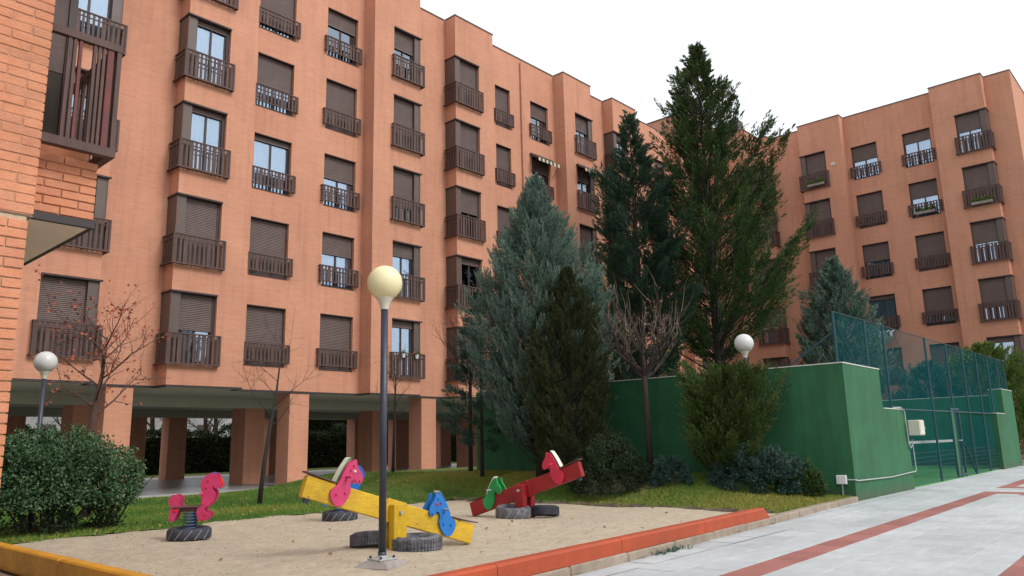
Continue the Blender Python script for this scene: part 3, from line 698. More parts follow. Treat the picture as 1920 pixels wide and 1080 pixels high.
for u, z, w in ((-24.75, 24.6, .75), (-21.75, 22.1, .75)):
    b = MB(); b.box(u-w/2, u+w/2, 4, 4.7, ZT-.3, z-.7); b.box(u-w/2-.05, u+w/2+.05, 3.95, 4.75, z-.7, z, 1); obj('chimney', b, ['brick', 'roofdark'], RB)
awning(RB, -13.6, -12.1, .6, 6.55, 'curtain', 'awn2', .8, .45)
b = MB(); b.box(-14.27, -14.05, -.03, 0, 15.9, 16.05); obj('wall_plate', b, 'box', RB)
# the roof just visible past the far right corner
t = thing('far_roof', 'dark roof edge of a farther block past the right corner', 'building', (58, 6.9, 0))
b = MB(); b.box(0, 6, -2.2, -.2, 0, 20.2, 0); b.box(-.3, 6.3, -2.4, 0, 20.2, 21.4, 1); obj('wall', b, ['brick', 'roofdark'], t)
# ================================================================== NEAR BUILDING (left edge)
NB = thing('brick_building', 'corner of a nearby orange brick building with rusty slatted balcony at the left edge', 'building', (1.5, 5.8, 0))
o_ = (-1.5, -5.8, 0)
def NBobj(name, b, mats, **k): return obj(name, b, mats, NB, loc=o_, **k)
b = MB(); b.box(-4, 1.51, 5.812, 6.6, 0, 2.74); NBobj('pillar', b, 'nearmortar')
b = MB(); b.box(-4, 1.535, 5.800, 6.41, 2.75, 9); NBobj('wall', b, 'nearmortar2')
b = MB(); b.box(-4, 2.118, 6.432, 6.7, 2.96, 3.44); b.box(-4, 2.118, 6.71, 14, 2.96, 3.44); b.box(-4, 1.6, 6.7, 14, 3.44, 9); NBobj('wall', b, 'nearmortar2')
b = MB(); b.box(-4, 2.1, 6.45, 13.9, 2.90, 2.955); NBobj('soffit', b, 'beige')
b = MB(); b.box(1.52, 2.14, 6.405, 6.445, 2.9, 2.958); b.box(2.1, 2.14, 6.445, 14, 2.9, 2.958); NBobj('edge_trim', b, 'edge')
b = MB(); b.box(-4, 1.545, 5.806, 5.9, 2.742, 2.752); NBobj('ledge', b, 'kerb')
# bricks, one object each where the photo shows them
CH, BL = .068, .25; brs = random.Random(11); restb = MB()
bm_ = {}
def bmesh_(w, mn):
    def mk(): b = MB(); b.bbox(0, w, 0, .04, 0, CH-.0095, .003); return b.mesh('brick', [mn])
    return cached(('brick', round(w, 3), mn), mk)
nb = 0
def lay(x0, x1, y, z0, z1, off=0, vis=None, rot90=False):
    global nb
    row = 0; z = z0
    while z < z1-.03:
        x = x1; first = True
        while x > x0+.02:
            w = (BL/2 if (row % 2) and first else BL); first = False; a = max(x0, x-w); ww = x-a-.009
            if ww > .02:
                mn = brs.choice(('nearbrick', 'nearbrick', 'nearbrick2')); dy = brs.uniform(-.0025, .0025); xx = a+.009
                if nb < 300 and vis and vis(xx+ww/2, z):
                    link('brick', bmesh_(ww, mn), WP, loc=(xx+o_[0], y+dy+o_[1], z+.006)); nb += 1
                else: restb.bbox(xx, xx+ww, y+dy, y+dy+.04, z+.006, z+CH-.0035, .003, mi=0 if mn == 'nearbrick' else 1)
            x = a
        z += CH; row += 1
WP = NB
lay(.25, 1.52, 5.8, .4, 2.74, vis=lambda x, z: x > .95 and z > .55); lay(.25, 1.545, 5.795, 2.752, 8.9, vis=lambda x, z: x > .95 and z < 4.9)
lay(1.56, 2.13, 6.42, 2.965, 3.43, vis=lambda x, z: True)
obj('brick', restb, ['nearbrick', 'nearbrick2'], NB, loc=o_, kind='stuff')
# side of pillar/wall
b = MB(); z = .4
while z < 8.9:
    zz = z+.006
    if not (2.68 < z < 2.76):
        xx = 1.52 if z < 2.74 else 1.545
        for k in range(2): b.bbox(xx-.03, xx+.001, 5.842+k*.26, 6.09+k*.26, zz, zz+CH-.0115, .004)
    z += CH
obj('side_bricks', b, 'nearbrick', NB, loc=o_, kind='stuff')
# balcony window, railing
w = MB(); w.box(1.6, 1.93, 6.72, 6.76, 4.25, 8.5); w.box(1.6, 1.96, 6.70, 6.9, 3.44, 3.6, 1); w.box(1.6, 1.64, 6.70, 6.76, 3.6, 4.25, 1); w.box(1.9, 1.96, 6.70, 6.76, 3.6, 8.5, 1); w.box(1.64, 1.9, 6.725, 6.735, 3.6, 4.25, 2)
wo = NBobj('window', w, ['metal', 'metaldark', 'room']); 
b = MB(); b.box(1.61, 2.115, 6.6, 6.69, 3.445, 3.60); NBobj('sill', b, 'nearbrick'); b = MB(); b.box(1.5, 2.2, 6.2, 6.75, 5.55, 5.62); NBobj('lintel', b, 'metaldark')
rl = MB(); rl.box(1.57, 2.19, 6.25, 6.3, 4.37, 4.43); rl.box(1.57, 2.19, 6.24, 6.31, 3.46, 3.53); rl.box(2.14, 2.19, 6.31, 7.3, 4.37, 4.43); rl.box(2.13, 2.19, 6.31, 7.3, 3.46, 3.53); rl.box(2.15, 2.185, 6.255, 6.295, 3.53, 4.37); rl.box(1.575, 1.605, 6.255, 6.295, 3.53, 4.37)
ro = NBobj('railing', rl, 'railwood')
for x, wd, mn in ((1.80, .028, 'railwood'), (1.84, .026, 'railwood'), (1.88, .026, 'redpaint'), (1.985, .026, 'railwood'), (2.02, .024, 'railwood'), (2.055, .024, 'railwood'), (2.105, .05, 'redpaint')):
    b = MB(); b.bbox(x-wd/2, x+wd/2, 6.262, 6.288, 3.53, 4.37, .003); obj('slat', b, mn, ro)
for y in (6.36, 6.5, 6.62, 6.76, 6.9, 7.04, 7.18):
    b = MB(); b.bbox(2.15, 2.176, y-.02, y+.02, 3.53, 4.37, .003); obj('slat', b, 'railwood', ro)

# ================================================================== WALKWAY, FAR SIDE
b = MB(); b.face([(-6, 20.5, .034), (50, 20.5, .034), (50, 21.75, .034), (-6, 21.75, .034)]); b.face([(-6, 34.6, .03), (60, 34.6, .03), (60, 36.6, .03), (-6, 36.6, .03)]); obj('walkway', b, 'walkedge', kind='structure')
b = MB(); n = 0
for j in range(14):
    for k in range(60):
        x = -6+k*.95; y = 21.76+j*.92; b.box(x+.006, x+.944, y+.006, y+.914, 0, .03)
obj('arcade_floor', b, 'walk', kind='structure')
b = MB(); b.face([(-10, 36.6, 0.0), (60, 36.6, 0.0), (60, 45, 0.0), (-10, 45, 0.0)]); 
obj('far_lawn', b, 'lawn', kind='structure')

# ================================================================== COURT
def WX(x): return 5.2+.03*(x-14.8)
CT = thing('court_wall', 'tall green rendered wall enclosing the sports court, stepped down at its front', 'wall', (14.8, 5.2, 0))
ang = math.atan(.03); TC = Matrix.Rotation(ang, 4, 'Z')
def cwall(poly, d0, d1, name='wall_panel'):
    b = MB(); b.prism(poly, d0, d1, 0, TC); return obj(name, b, 'wallgreen', CT)
cwall([(0, -.05), (3.9, -.05), (3.9, 1.2), (3.68, 1.7), (2.25, 1.7), (2.25, 2.5), (0, 2.5)], 0, .3)
b = MB(); b.box(0, .3, .3, 9.4, -.05, 2.5, T=TC); obj('wall_panel', b, 'wallgreen', CT)
cwall([(14.7, -.05), (18.3, -.05), (18.3, 2.62), (16.2, 2.62), (16.2, 1.78), (14.7, 1.78)], 0, .4)
b = MB(); b.box(18.0, 18.3, .4, 9.4, -.05, 2.5, T=TC); obj('wall_panel', b, 'wallgreen', CT)
b = MB(); b.box(.3, 18.0, 9.1, 9.4, -.05, 2.3, T=TC); obj('wall_panel', b, 'wallgreen', CT)
b = MB(); b.box(-.01, 2.26, -.01, .31, 2.5, 2.52, T=TC); b.box(-.01, .31, .31, 9.4, 2.5, 2.52, T=TC); b.box(2.27, 3.66, -.01, .31, 1.7, 1.718, T=TC); b.box(16.2, 18.31, -.01, .41, 2.62, 2.64, T=TC); b.box(14.69, 16.19, -.01, .41, 1.78, 1.8, T=TC); b.box(.31, 17.99, 9.09, 9.41, 2.3, 2.32, T=TC); b.box(17.99, 18.31, .42, 9.08, 2.5, 2.52, T=TC)
obj('wall_top', b, 'wallcap', CT)
b = MB(); b.box(.3, 18.0, .1, 9.1, -.03, .015, T=TC); obj('court_floor', b, 'courtfloor', kind='structure', loc=(14.8, 5.2, 0))
# fence
FT = thing('mesh_fence', 'tall teal net fence on thin posts along the front of the green court', 'fence', (14.8, 5.2, 0))
def post(x, y0, z0, z1, x1=None, r=.028):
    b = MB(); b.tube([TC @ Vector((x, y0, z0)), TC @ Vector((x if x1 is None else x1, y0, z1))], r, 8); obj('post', b, 'postgreen', FT)
FH = 3.5
for x, z in ((.1, 2.5), (2.0, 2.5), (3.3, 1.7), (6.95, 0), (9.2, 0), (11.2, 0), (13.2, 0), (15.0, 1.78), (16.7, 2.62), (18.1, 2.62)): post(x, .12, z, FH+.013*x)
for y in (2.6, 5.0, 7.4, 9.25): post(18.15, y, 2.5, 3.75)
b = MB(); b.tube([TC @ Vector((.15, .12, 3.35)), TC @ Vector((1.2, .12, 2.52))], .02, 6); b.tube([TC @ Vector((.1, .15, 3.1)), TC @ Vector((.1, 1.05, 2.52))], .018, 6); obj('brace', b, 'postgreen', FT)
b = MB(); b.tube([TC @ Vector((10.0, .12, .9)), TC @ Vector((11.1, .12, .02))], .022, 6); obj('brace', b, 'postgreen', FT)
b = MB(); b.tube([TC @ Vector((.1, .12, FH)), TC @ Vector((18.1, .12, FH+.23))], .01, 5); b.tube([TC @ Vector((3.7, .12, 1.72)), TC @ Vector((14.7, .12, 1.78))], .018, 6); b.tube([TC @ Vector((3.9, .12, .05)), TC @ Vector((14.7, .12, .05))], .01, 5); obj('rail', b, 'postgreen', FT)
b = MB()
def q_(x0, x1, z0, z1, z2, z3, y=.13): b.face([tuple(TC @ Vector(p)) for p in ((x0, y, z0), (x1, y, z1), (x1, y, z2), (x0, y, z3))])
q_(.1, 2.25, 2.52, 2.52, FH+.03, FH); q_(2.25, 3.7, 1.72, 1.72, FH+.05, FH+.03); q_(3.7, 14.7, 1.72, 1.75, FH+.19, FH+.05); q_(14.7, 16.2, 1.8, 1.8, FH+.21, FH+.19); q_(16.2, 18.1, 2.64, 2.64, FH+.23, FH+.21)
obj('net', b, 'net', FT)
b = MB(); q_(3.9, 14.7, .5, .5, 1.70, 1.70); obj('net', b, 'net', FT)
b = MB(); q_(3.9, 14.7, .05, .05, .5, .5); b.face([tuple(TC @ Vector(p)) for p in ((18.15, .3, 2.5), (18.15, 9.25, 2.5), (18.15, 9.25, 3.75), (18.15, .3, 3.75))]); obj('net', b, 'mesh', FT)
b = MB(); 
for k in range(90): x = 3.9+k*.12; b.tube([TC @ Vector((x, .125, .05)), TC @ Vector((x, .125, .8))], .0025, 3, cap=False)
for k in range(7): b.tube([TC @ Vector((3.9, .125, .08+k*.11)), TC @ Vector((14.7, .125, .08+k*.11))], .0025, 3, cap=False)
obj('wire_mesh', b, 'postgreen', FT, kind='stuff')
GT = thing('court_gate', 'narrow dark green gate with metal handle in the court fence', 'gate', (14.8+8.8, 5.2+.27, 0), ang)
b = MB(); b.box(0, .05, .10, .15, 0, 1.85); b.box(.95, 1.0, .1, .15, 0, 1.85); b.box(.05, .95, .1, .15, 1.8, 1.85); b.box(.05, .95, .1, .15, .05, .1); obj('gate_frame', b, 'postgreen', GT)
b = MB(); b.box(.05, .45, .11, .13, .1, 1.8); obj('gate_panel', b, 'wallgreen', GT)
b = MB(); b.tube([(.42, .04, .98), (.62, .04, .98)], .012, 6); b.tube([(.42, .04, .98), (.42, .12, .98)], .012, 6); obj('handle', b, 'steel', GT)
NT = thing('court_net', 'pale topped low net across the green court', 'net', (24.0, 6.4, 0))
b = MB(); b.box(-4.4, 3.0, -.01, .01, .92, .99); obj('net_tape', b, 'wallcap', NT); b = MB(); b.face([(-4.4, 0, .05), (3, 0, .05), (3, 0, .92), (-4.4, 0, .92)]); obj('net_mesh', b, 'mesh', NT)
b = MB(); b.tube([(-4.4, 0, 0), (-4.4, 0, 1.02)], .04, 8); b.tube([(3, 0, 0), (3, 0, 1.02)], .04, 8); obj('net_post', b, 'postgreen', NT)
# electrical box and conduit
EB = thing('electrical_box', 'cream electrical cabinet mounted on the green wall beside the net fence', 'electrical box', (18.50, 5.17, 1.05), ang)
b = MB(); b.bbox(.06, .42, -.15, .09, .09, .42, .012); obj('cabinet', b, 'box', EB); b = MB(); b.bbox(.08, .40, -.158, -.15, .11, .40, .003); b.box(.35, .37, -.176, -.168, .22, .27, 0); obj('door', b, 'box', EB)
JB = thing('junction_box', 'small white junction box low on the dark side of the green wall corner', 'junction box', (14.80, 5.42, .0))
b = MB(); b.bbox(-.07, 0, -.09, .09, .30, .46, .008); obj('cover', b, 'pot', JB); b = MB(); b.tube([(-.03, 0, -.02), (-.03, 0, .3)], .012, 6); obj('pipe', b, 'steel', JB)
PT = thing('conduit_pipe', 'thin grey conduit running along the green wall down from the cabinet', 'pipe', (14.8, 5.2, 0), ang)
b = MB(); b.tube([(-.03, .2, .38), (-.03, -.03, .38), (.1, -.03, .36), (2.2, -.03, .33), (4.05, -.03, .37), (4.08, -.03, .42), (4.05, -.03, 1.0), (4.02, -.03, 1.02)], .011, 6)
b.tube([(3.15, .05, 1.74), (3.5, -.02, 1.745), (3.66, -.04, 1.66), (3.70, -.04, 1.2), (3.72, -.04, .95), (3.85, -.04, .87), (3.98, -.04, .95), (4.0, -.04, 1.05)], .012, 6); obj('pipe', b, 'pipe', PT)

# ================================================================== PLAYGROUND
HS = .80
def horse_poly(sx=1., sz=1.):
    P = [(140,500),(210,455),(225,430),(262,370),(300,285),(345,205),(380,160),(425,128),(470,100),(497,95),(508,130),(512,165),(535,215),(560,245),(590,290),(608,335),(610,380),(592,422),(560,432),(535,425),(510,400),(485,372),(455,368),(432,388),(420,420),(415,455),(430,500),(425,545),(392,620),(360,670),(325,705),(280,727),(230,728),(190,705),(158,668),(130,620),(120,570),(126,530)]
    return [((x-275)*.00098*HS, (590-z)*.00098*HS) for x, z in P]
MANE = [(196,445),(222,395),(255,330),(290,262),(330,200),(365,150),(395,108),(420,92),(440,98),(432,120),(395,140),(352,190),(310,262),(270,340),(235,415),(212,452)]
MANE = [((x-275)*.00098*HS-.003, (590-z)*.00098*HS) for x, z in MANE]
def bolt(b, x, y, z, T, mi, r=.016, s=-1):
    n = 8; c = [T @ Vector((x+r*math.cos(6.283*k/n), y, z+r*math.sin(6.283*k/n))) for k in range(n)]; e = [T @ Vector((x+r*.6*math.cos(6.283*k/n), y+s*.018, z+r*.6*math.sin(6.283*k/n))) for k in range(n)]
    i = len(b.v); b.v += [tuple(p) for p in c+e]
    for k in range(n): q = (k+1) % n; b.f.append((i+k, i+q, i+n+q, i+n+k) if s < 0 else (i+q, i+k, i+n+k, i+n+q)); b.m.append(mi)
    b.f.append(tuple(i+n+k for k in range(n)) if s < 0 else tuple(i+2*n-1-k for k in range(n))); b.m.append(mi)
BH = .115
def seesaw(label, mid, th, L, hz, cols, beam, postm):
    """mid: ground position of pivot; th heading; beam ends at +-L, end at -L raised"""
    t = thing('seesaw', label, 'seesaw', (mid[0], mid[1], 0), th)
    sl = math.asin(hz/L); T = Matrix.Translation((0, 0, mid[2])) @ Matrix.Rotation(sl, 4, 'Y')
    b = MB(); b.bbox(-L, L, -.045, .045, -BH, BH, .007, T=T)
    # light shrinkage cracks: thin recessed strips on the faces
    obj('beam', b, beam, t)
    for s in (-1, 1):                                   # posts either side
        b = MB(); b.bbox(-.085, .085, s*.11-.055 if s > 0 else -.165, s*.11+.055 if s > 0 else -.055, 0, mid[2]+.09, .008)
        for z in (.12, mid[2]): bolt(b, 0.02, s*.165, z, Matrix.Identity(4), 0, .018, s)
        obj('post', b, postm, t)
    b = MB(); b.tube([(0, -.2, mid[2]), (0, .2, mid[2])], .02, 8); obj('axle', b, 'steel', t)
    b = MB(); b.bbox(-.13, .13, -.052, .052, -BH-.012, BH+.012, .005, T=T); obj('bracket', b, beam, t)
    for e, s in ((0, -1), (1, 1)):                     # seats and horses
        b = MB(); P = []
        for k in range(7):
            x = -L-.03+k*.075; P.append((x*(-s), BH+.003+.022*(1-k/6.)**2))
        i = len(b.v)
        for (x, z) in P: b.v += [tuple(T @ Vector((x, -.062, z))), tuple(T @ Vector((x, .062, z))), tuple(T @ Vector((x, .062, z+.012))), tuple(T @ Vector((x, -.062, z+.012)))]
        for k in range(len(P)-1):
            for q in range(4): b.f.append((i+4*k+q, i+4*k+(q+1) % 4, i+4*k+4+(q+1) % 4, i+4*k+4+q)); b.m.append(0)
        b.f.append((i, i+3, i+2, i+1)); j = i+4*len(P)-4; b.f.append((j, j+1, j+2, j+3)); b.m += [0, 0]
        obj('seat', b, 'seat', t)
        cx = s*(L-.42); fl = -s
        main, far, mane, eye = cols[e]
        TT = T @ Matrix.Translation((cx, 0, .0)) @ Matrix.Rotation(-sl*.85, 4, 'Y')
        hp = [(x*fl, z) for x, z in horse_poly()]
        b = MB(); b.prism(hp, -.078, -.052, 0, TT); 
        for bx, bz in ((-.05, .016), (.055, .03)): bolt(b, bx*fl, -.078, bz, TT, 1)
        for bx, bz in ((.145, .32), (.11, .27), (.06, .165), (.225, .155)): bolt(b, bx*fl, -.078, bz, TT, 1, .013)
        bolt(b, .157*fl, -.078, .26, TT, 2, .018)
        obj('horse_panel', b, [main, main, eye], t)
        b = MB(); b.prism(hp, .052, .078, 0, TT); obj('horse_panel', b, [far], t)
        b = MB(); mp = [(x*fl, z+.02) for x, z in MANE]; b.prism(mp, -.05, .05, 0, TT, mside=1); obj('mane', b, [mane, 'white'], t)
        b = MB(); b.tube([TT @ Vector((.06*fl, -.2, .2)), TT @ Vector((.06*fl, .2, .2))], .013, 8); obj('handle', b, 'steel' if e else main, t)
    b = MB(); b.tube([T @ Vector((-L+.08, 0, -.09)), T @ Vector((-L+.08, 0, -.16))], [.05, .03], 8); obj('bumper', b, 'tyre', t)
    return t
seesaw('yellow timber seesaw with a pink horse raised left and a blue horse low right', (5.80, 7.2, .43), R(-7), 1.16, .34,
       (('pink', 'pink', 'green', 'white'), ('blue', 'blue', 'blue', 'red')), 'yellow', 'yellowv')
seesaw('dark red timber seesaw with a pink horse raised right and a green horse low left', (9.53, 8.51, .43), R(-83)+math.pi, 1.12, .33,
       (('pinkred', 'pinkred', 'green', 'white'), ('green', 'green', 'white', 'blue')), 'redbeam', 'redbeam')
def tyre(label, loc, R0, H, tilt=(0, 0, 0), style='diag', mn='tyre'):
    t = thing('tyre', label, 'tyre', loc, group=None); t.rotation_euler = tilt
    n = 96 if style != 'diag' else 72; rows = [(.0, R0*.62, 0), (.01, R0*.70, 0), (.02, R0*.86, 0), (H*.12, R0*.96, 0), (H*.25, R0, 1), (H*.5, R0, 1), (H*.75, R0, 1), (H*.88, R0*.96, 0), (H, R0*.86, 0), (H-.005, R0*.72, 0), (H-.03, R0*.60, 0), (H-.1, R0*.66, 0)]
    b = MB()
    for j, (z, r_, tr) in enumerate(rows):
        for q in range(n):
            a = 2*math.pi*q/n; rr = r_
            b.v.append((rr*math.cos(a), rr*math.sin(a), z))
    for j in range(len(rows)-1):
        for q in range(n):
            p = j*n+q; p2 = j*n+(q+1) % n; b.f.append((p, p2, p2+n, p+n)); b.m.append(0)
    obj('carcass', b, mn, t, smooth=True)
    tr = MB()
    if style == 'diag':                                 # diagonal tread grooves, pale inside
        for k in range(14):
            a0 = 2*math.pi*k/14
            for j in range(6):
                z0, z1 = H*.16+j*H*.115, H*.16+(j+1)*H*.115; s0, s1 = a0+j*.055, a0+(j+1)*.055; rr = R0+.004; wd = .028
                P = []
                for a, z in ((s0, z0), (s0+wd, z0), (s1+wd, z1), (s1, z1)): P.append((rr*math.cos(a), rr*math.sin(a), z))
                tr.face(P)
        obj('tread', tr, 'groove', t, kind='stuff')
    else:
        for k in range(48):                             # tread blocks
            a0 = 2*math.pi*k/48
            for z0, z1 in ((.14*H, .32*H), (.36*H, .62*H), (.66*H, .86*H)):
                P = []
                for rr in (R0-.01, R0+.01):
                    for a, z in ((a0, z0), (a0+.095, z0), (a0+.115, z1), (a0+.02, z1)): P.append((rr*math.cos(a), rr*math.sin(a), z))
                i = len(tr.v); tr.v += P
                for q in ((4, 5, 6, 7), (0, 1, 5, 4), (1, 2, 6, 5), (2, 3, 7, 6), (3, 0, 4, 7)): tr.f.append(tuple(i+z for z in q)); tr.m.append(0)
        obj('tread', tr, mn, t, kind='stuff')
tyre('dark tyre with pale diagonal grooves under the pink spring rider', (4.98, 10.45, .0), .28, .17)
tyre('dark tyre with pale diagonal grooves under the blue spring rider', (7.62, 10.8, .0), .28, .17)
tyre('grey worn tyre lying around the front post of the yellow seesaw', (5.98, 7.0, .0), .285, .17, style='blocks', mn='tyregrey')
tyre('grey worn tyre leaning around the rear post of the yellow seesaw', (5.83, 7.58, .0), .27, .18, (R(-9), R(7), 0), 'blocks', 'tyregrey')
tyre('silver painted tyre around the near post of the red seesaw', (9.32, 8.58, .0), .28, .2, (R(3), R(-3), .3), 'diag', 'tyregrey')
tyre('dark tyre leaning behind the near post of the red seesaw', (9.85, 8.42, .0), .26, .17, (R(-5), R(6), 0), 'blocks', 'tyre')
def rider(label, loc, th, body, tail, snout, mane):
    t = thing('spring_rider', label, 'spring rider', loc, th)
    b = MB(); P = []
    for k in range(97):
        a = 2*math.pi*k/12; P.append((.085*math.cos(a), .085*math.sin(a), .03+.31*k/96))
    b.tube(P, .013, 6); obj('spring', b, 'springm', t)
    b = MB(); b.lathe([(0, 0), (.12, 0), (.12, .03), (0, .03)], 16); obj('base_plate', b, 'springm', t)
    S1 = .00150
    f = lambda L_: [((x-305)*S1, (790-z)*S1) for x, z in L_]
    front = f([(410,505),(415,470),(400,430),(412,395),(396,350),(398,295),(425,255),(478,226),(520,232),(543,265),(553,300),(568,320),(570,348),(545,364),(515,356),(508,335),(500,352),(505,372),(522,392),(526,425),(508,470),(475,505),(440,528),(436,545),(452,562),(490,572),(486,602),(450,638),(415,642),(385,618),(370,572),(376,530),(392,512)])
    back = f([(125,455),(152,408),(192,406),(226,440),(218,488),(232,520),(205,568),(182,630),(156,642),(136,612),(140,560),(152,510),(130,482)])
    for s in (-1, 1):
        T = Matrix.Translation((0, s*.09, 0)); b = MB(); b.prism(front, -.01, .01, 0, T); 
        for x, z in ((.235, .75), (.215, .66), (.17, .45), (.22, .31)): bolt(b, x, s*.01, z-.0, T, 1, .018, s)
        obj('head_panel', b, [body, 'pinkred'], t)
        b = MB(); b.prism(back, -.01, .01, 0, T); bolt(b, -.17, s*.01, .37, T, 1, .026, s); obj('tail_panel', b, [body, 'red'], t)
    b = MB(); b.prism(f([(500,290),(545,262),(572,318),(572,350),(545,366),(512,352)]), -.05, .05, 0); obj('snout', b, snout, t)
    b = MB(); b.prism(f([(398,290),(428,248),(480,220),(520,226),(515,240),(478,238),(432,262),(410,296)]), -.05, .05, 0); obj('mane', b, mane, t)
    b = MB(); b.bbox(-.21, .13, -.12, .12, .40, .422, .006); b.bbox(-.17, .10, -.06, .06, .35, .40, .006); obj('seat', b, 'seat', t)
    b = MB(); b.tube([(.17, -.22, .575), (.17, .22, .575)], .016, 8); obj('handle', b, body, t); b = MB(); b.tube([(.19, -.22, .26), (.19, .22, .26)], .016, 8); obj('foot_rest', b, 'pinkred', t)
rider('pink spring rider on a blue coil, leftmost in the sand pit', (5.0, 10.48, .02), R(-42), 'pink', 'pink', 'red', 'purple')
rider('blue spring rider mostly hidden behind the yellow seesaw', (7.64, 10.84, .02), R(-42), 'blue', 'blue', 'purple', 'purple')

# lamps
def lamp(label, loc, zc, rg, gm, rp, base):
    t = thing('street_lamp', label, 'lamp', loc, group='globe lamps of the courtyard')
    b = MB(); z0 = .10 if base else 0
    b.tube([(0, 0, z0), (0, 0, zc-rg-.02)], rp, 20); b.tube([(0, 0, z0), (0, 0, z0+.05)], rp*1.12, 20); obj('pole', b, 'darkmetal', t, smooth=True)
    b = MB(); pr = [(rg*math.sin(math.pi*k/28), -rg*math.cos(math.pi*k/28)) for k in range(2, 29)]; pr[-1] = (0.0005, rg); b.lathe(pr, 40, (0, 0, zc)); obj('globe', b, gm, t, smooth=True)
    b = MB(); b.lathe([(rp+.002, -.10), (rp+.012, -.06), (rp*1.7, -.02), (rg*.48, .015), (rg*.50, .03), (rg*.46, .045), (rg*.2, .046)], 28, (0, 0, zc-rg)); obj('collar', b, 'box', t, smooth=True)
    if base:
        b = MB(); n = 4; B0, B1 = .20, .12
        lo = [(-B0, -B0*.9), (B0, -B0*.95), (B0*1.05, B0*.9), (-B0*.95, B0)]; hi = [(-B1, -B1), (B1, -B1), (B1, B1), (-B1, B1)]
        for k in range(4):
            q = (k+1) % 4; b.face([(*lo[k], -.02), (*lo[q], -.02), (*lo[q], .02), (*lo[k], .02)]); b.face([(*lo[k], .02), (*lo[q], .02), (*hi[q], .075), (*hi[k], .075)])
        b.face([(*h, .075) for h in hi]); o = obj('footing', b, 'concrete', t); o.rotation_euler = (0, 0, R(20))
        b = MB(); b.bbox(-.105, .105, -.105, .105, .076, .092, .003); b.lathe([(.06, .092), (.045, .10), (.04, .125)], 16); obj('flange', b, 'steel', t)
        for sx in (-1, 1):
            for sy in (-1, 1): b = MB(); b.lathe([(0.001, .022), (.012, .022), (.014, 0)], 8, (sx*.08, sy*.08, .092)); obj('bolt', b, 'darkmetal', t)
    return t
lamp('tall lamp post with a yellowed globe standing in the front of the sand pit', (4.97, 6.33, .0), 2.84, .183, 'globe', .037, True)
lamp('white globe lamp behind the shrub and bare red tree at left', (4.12, 14, .0), 2.63, .172, 'globew', .035, False)
lamp('white globe lamp rising above the green wall behind the conifer shrub', (14.15, 6.8, .1), 2.88, .183, 'globew', .035, False)

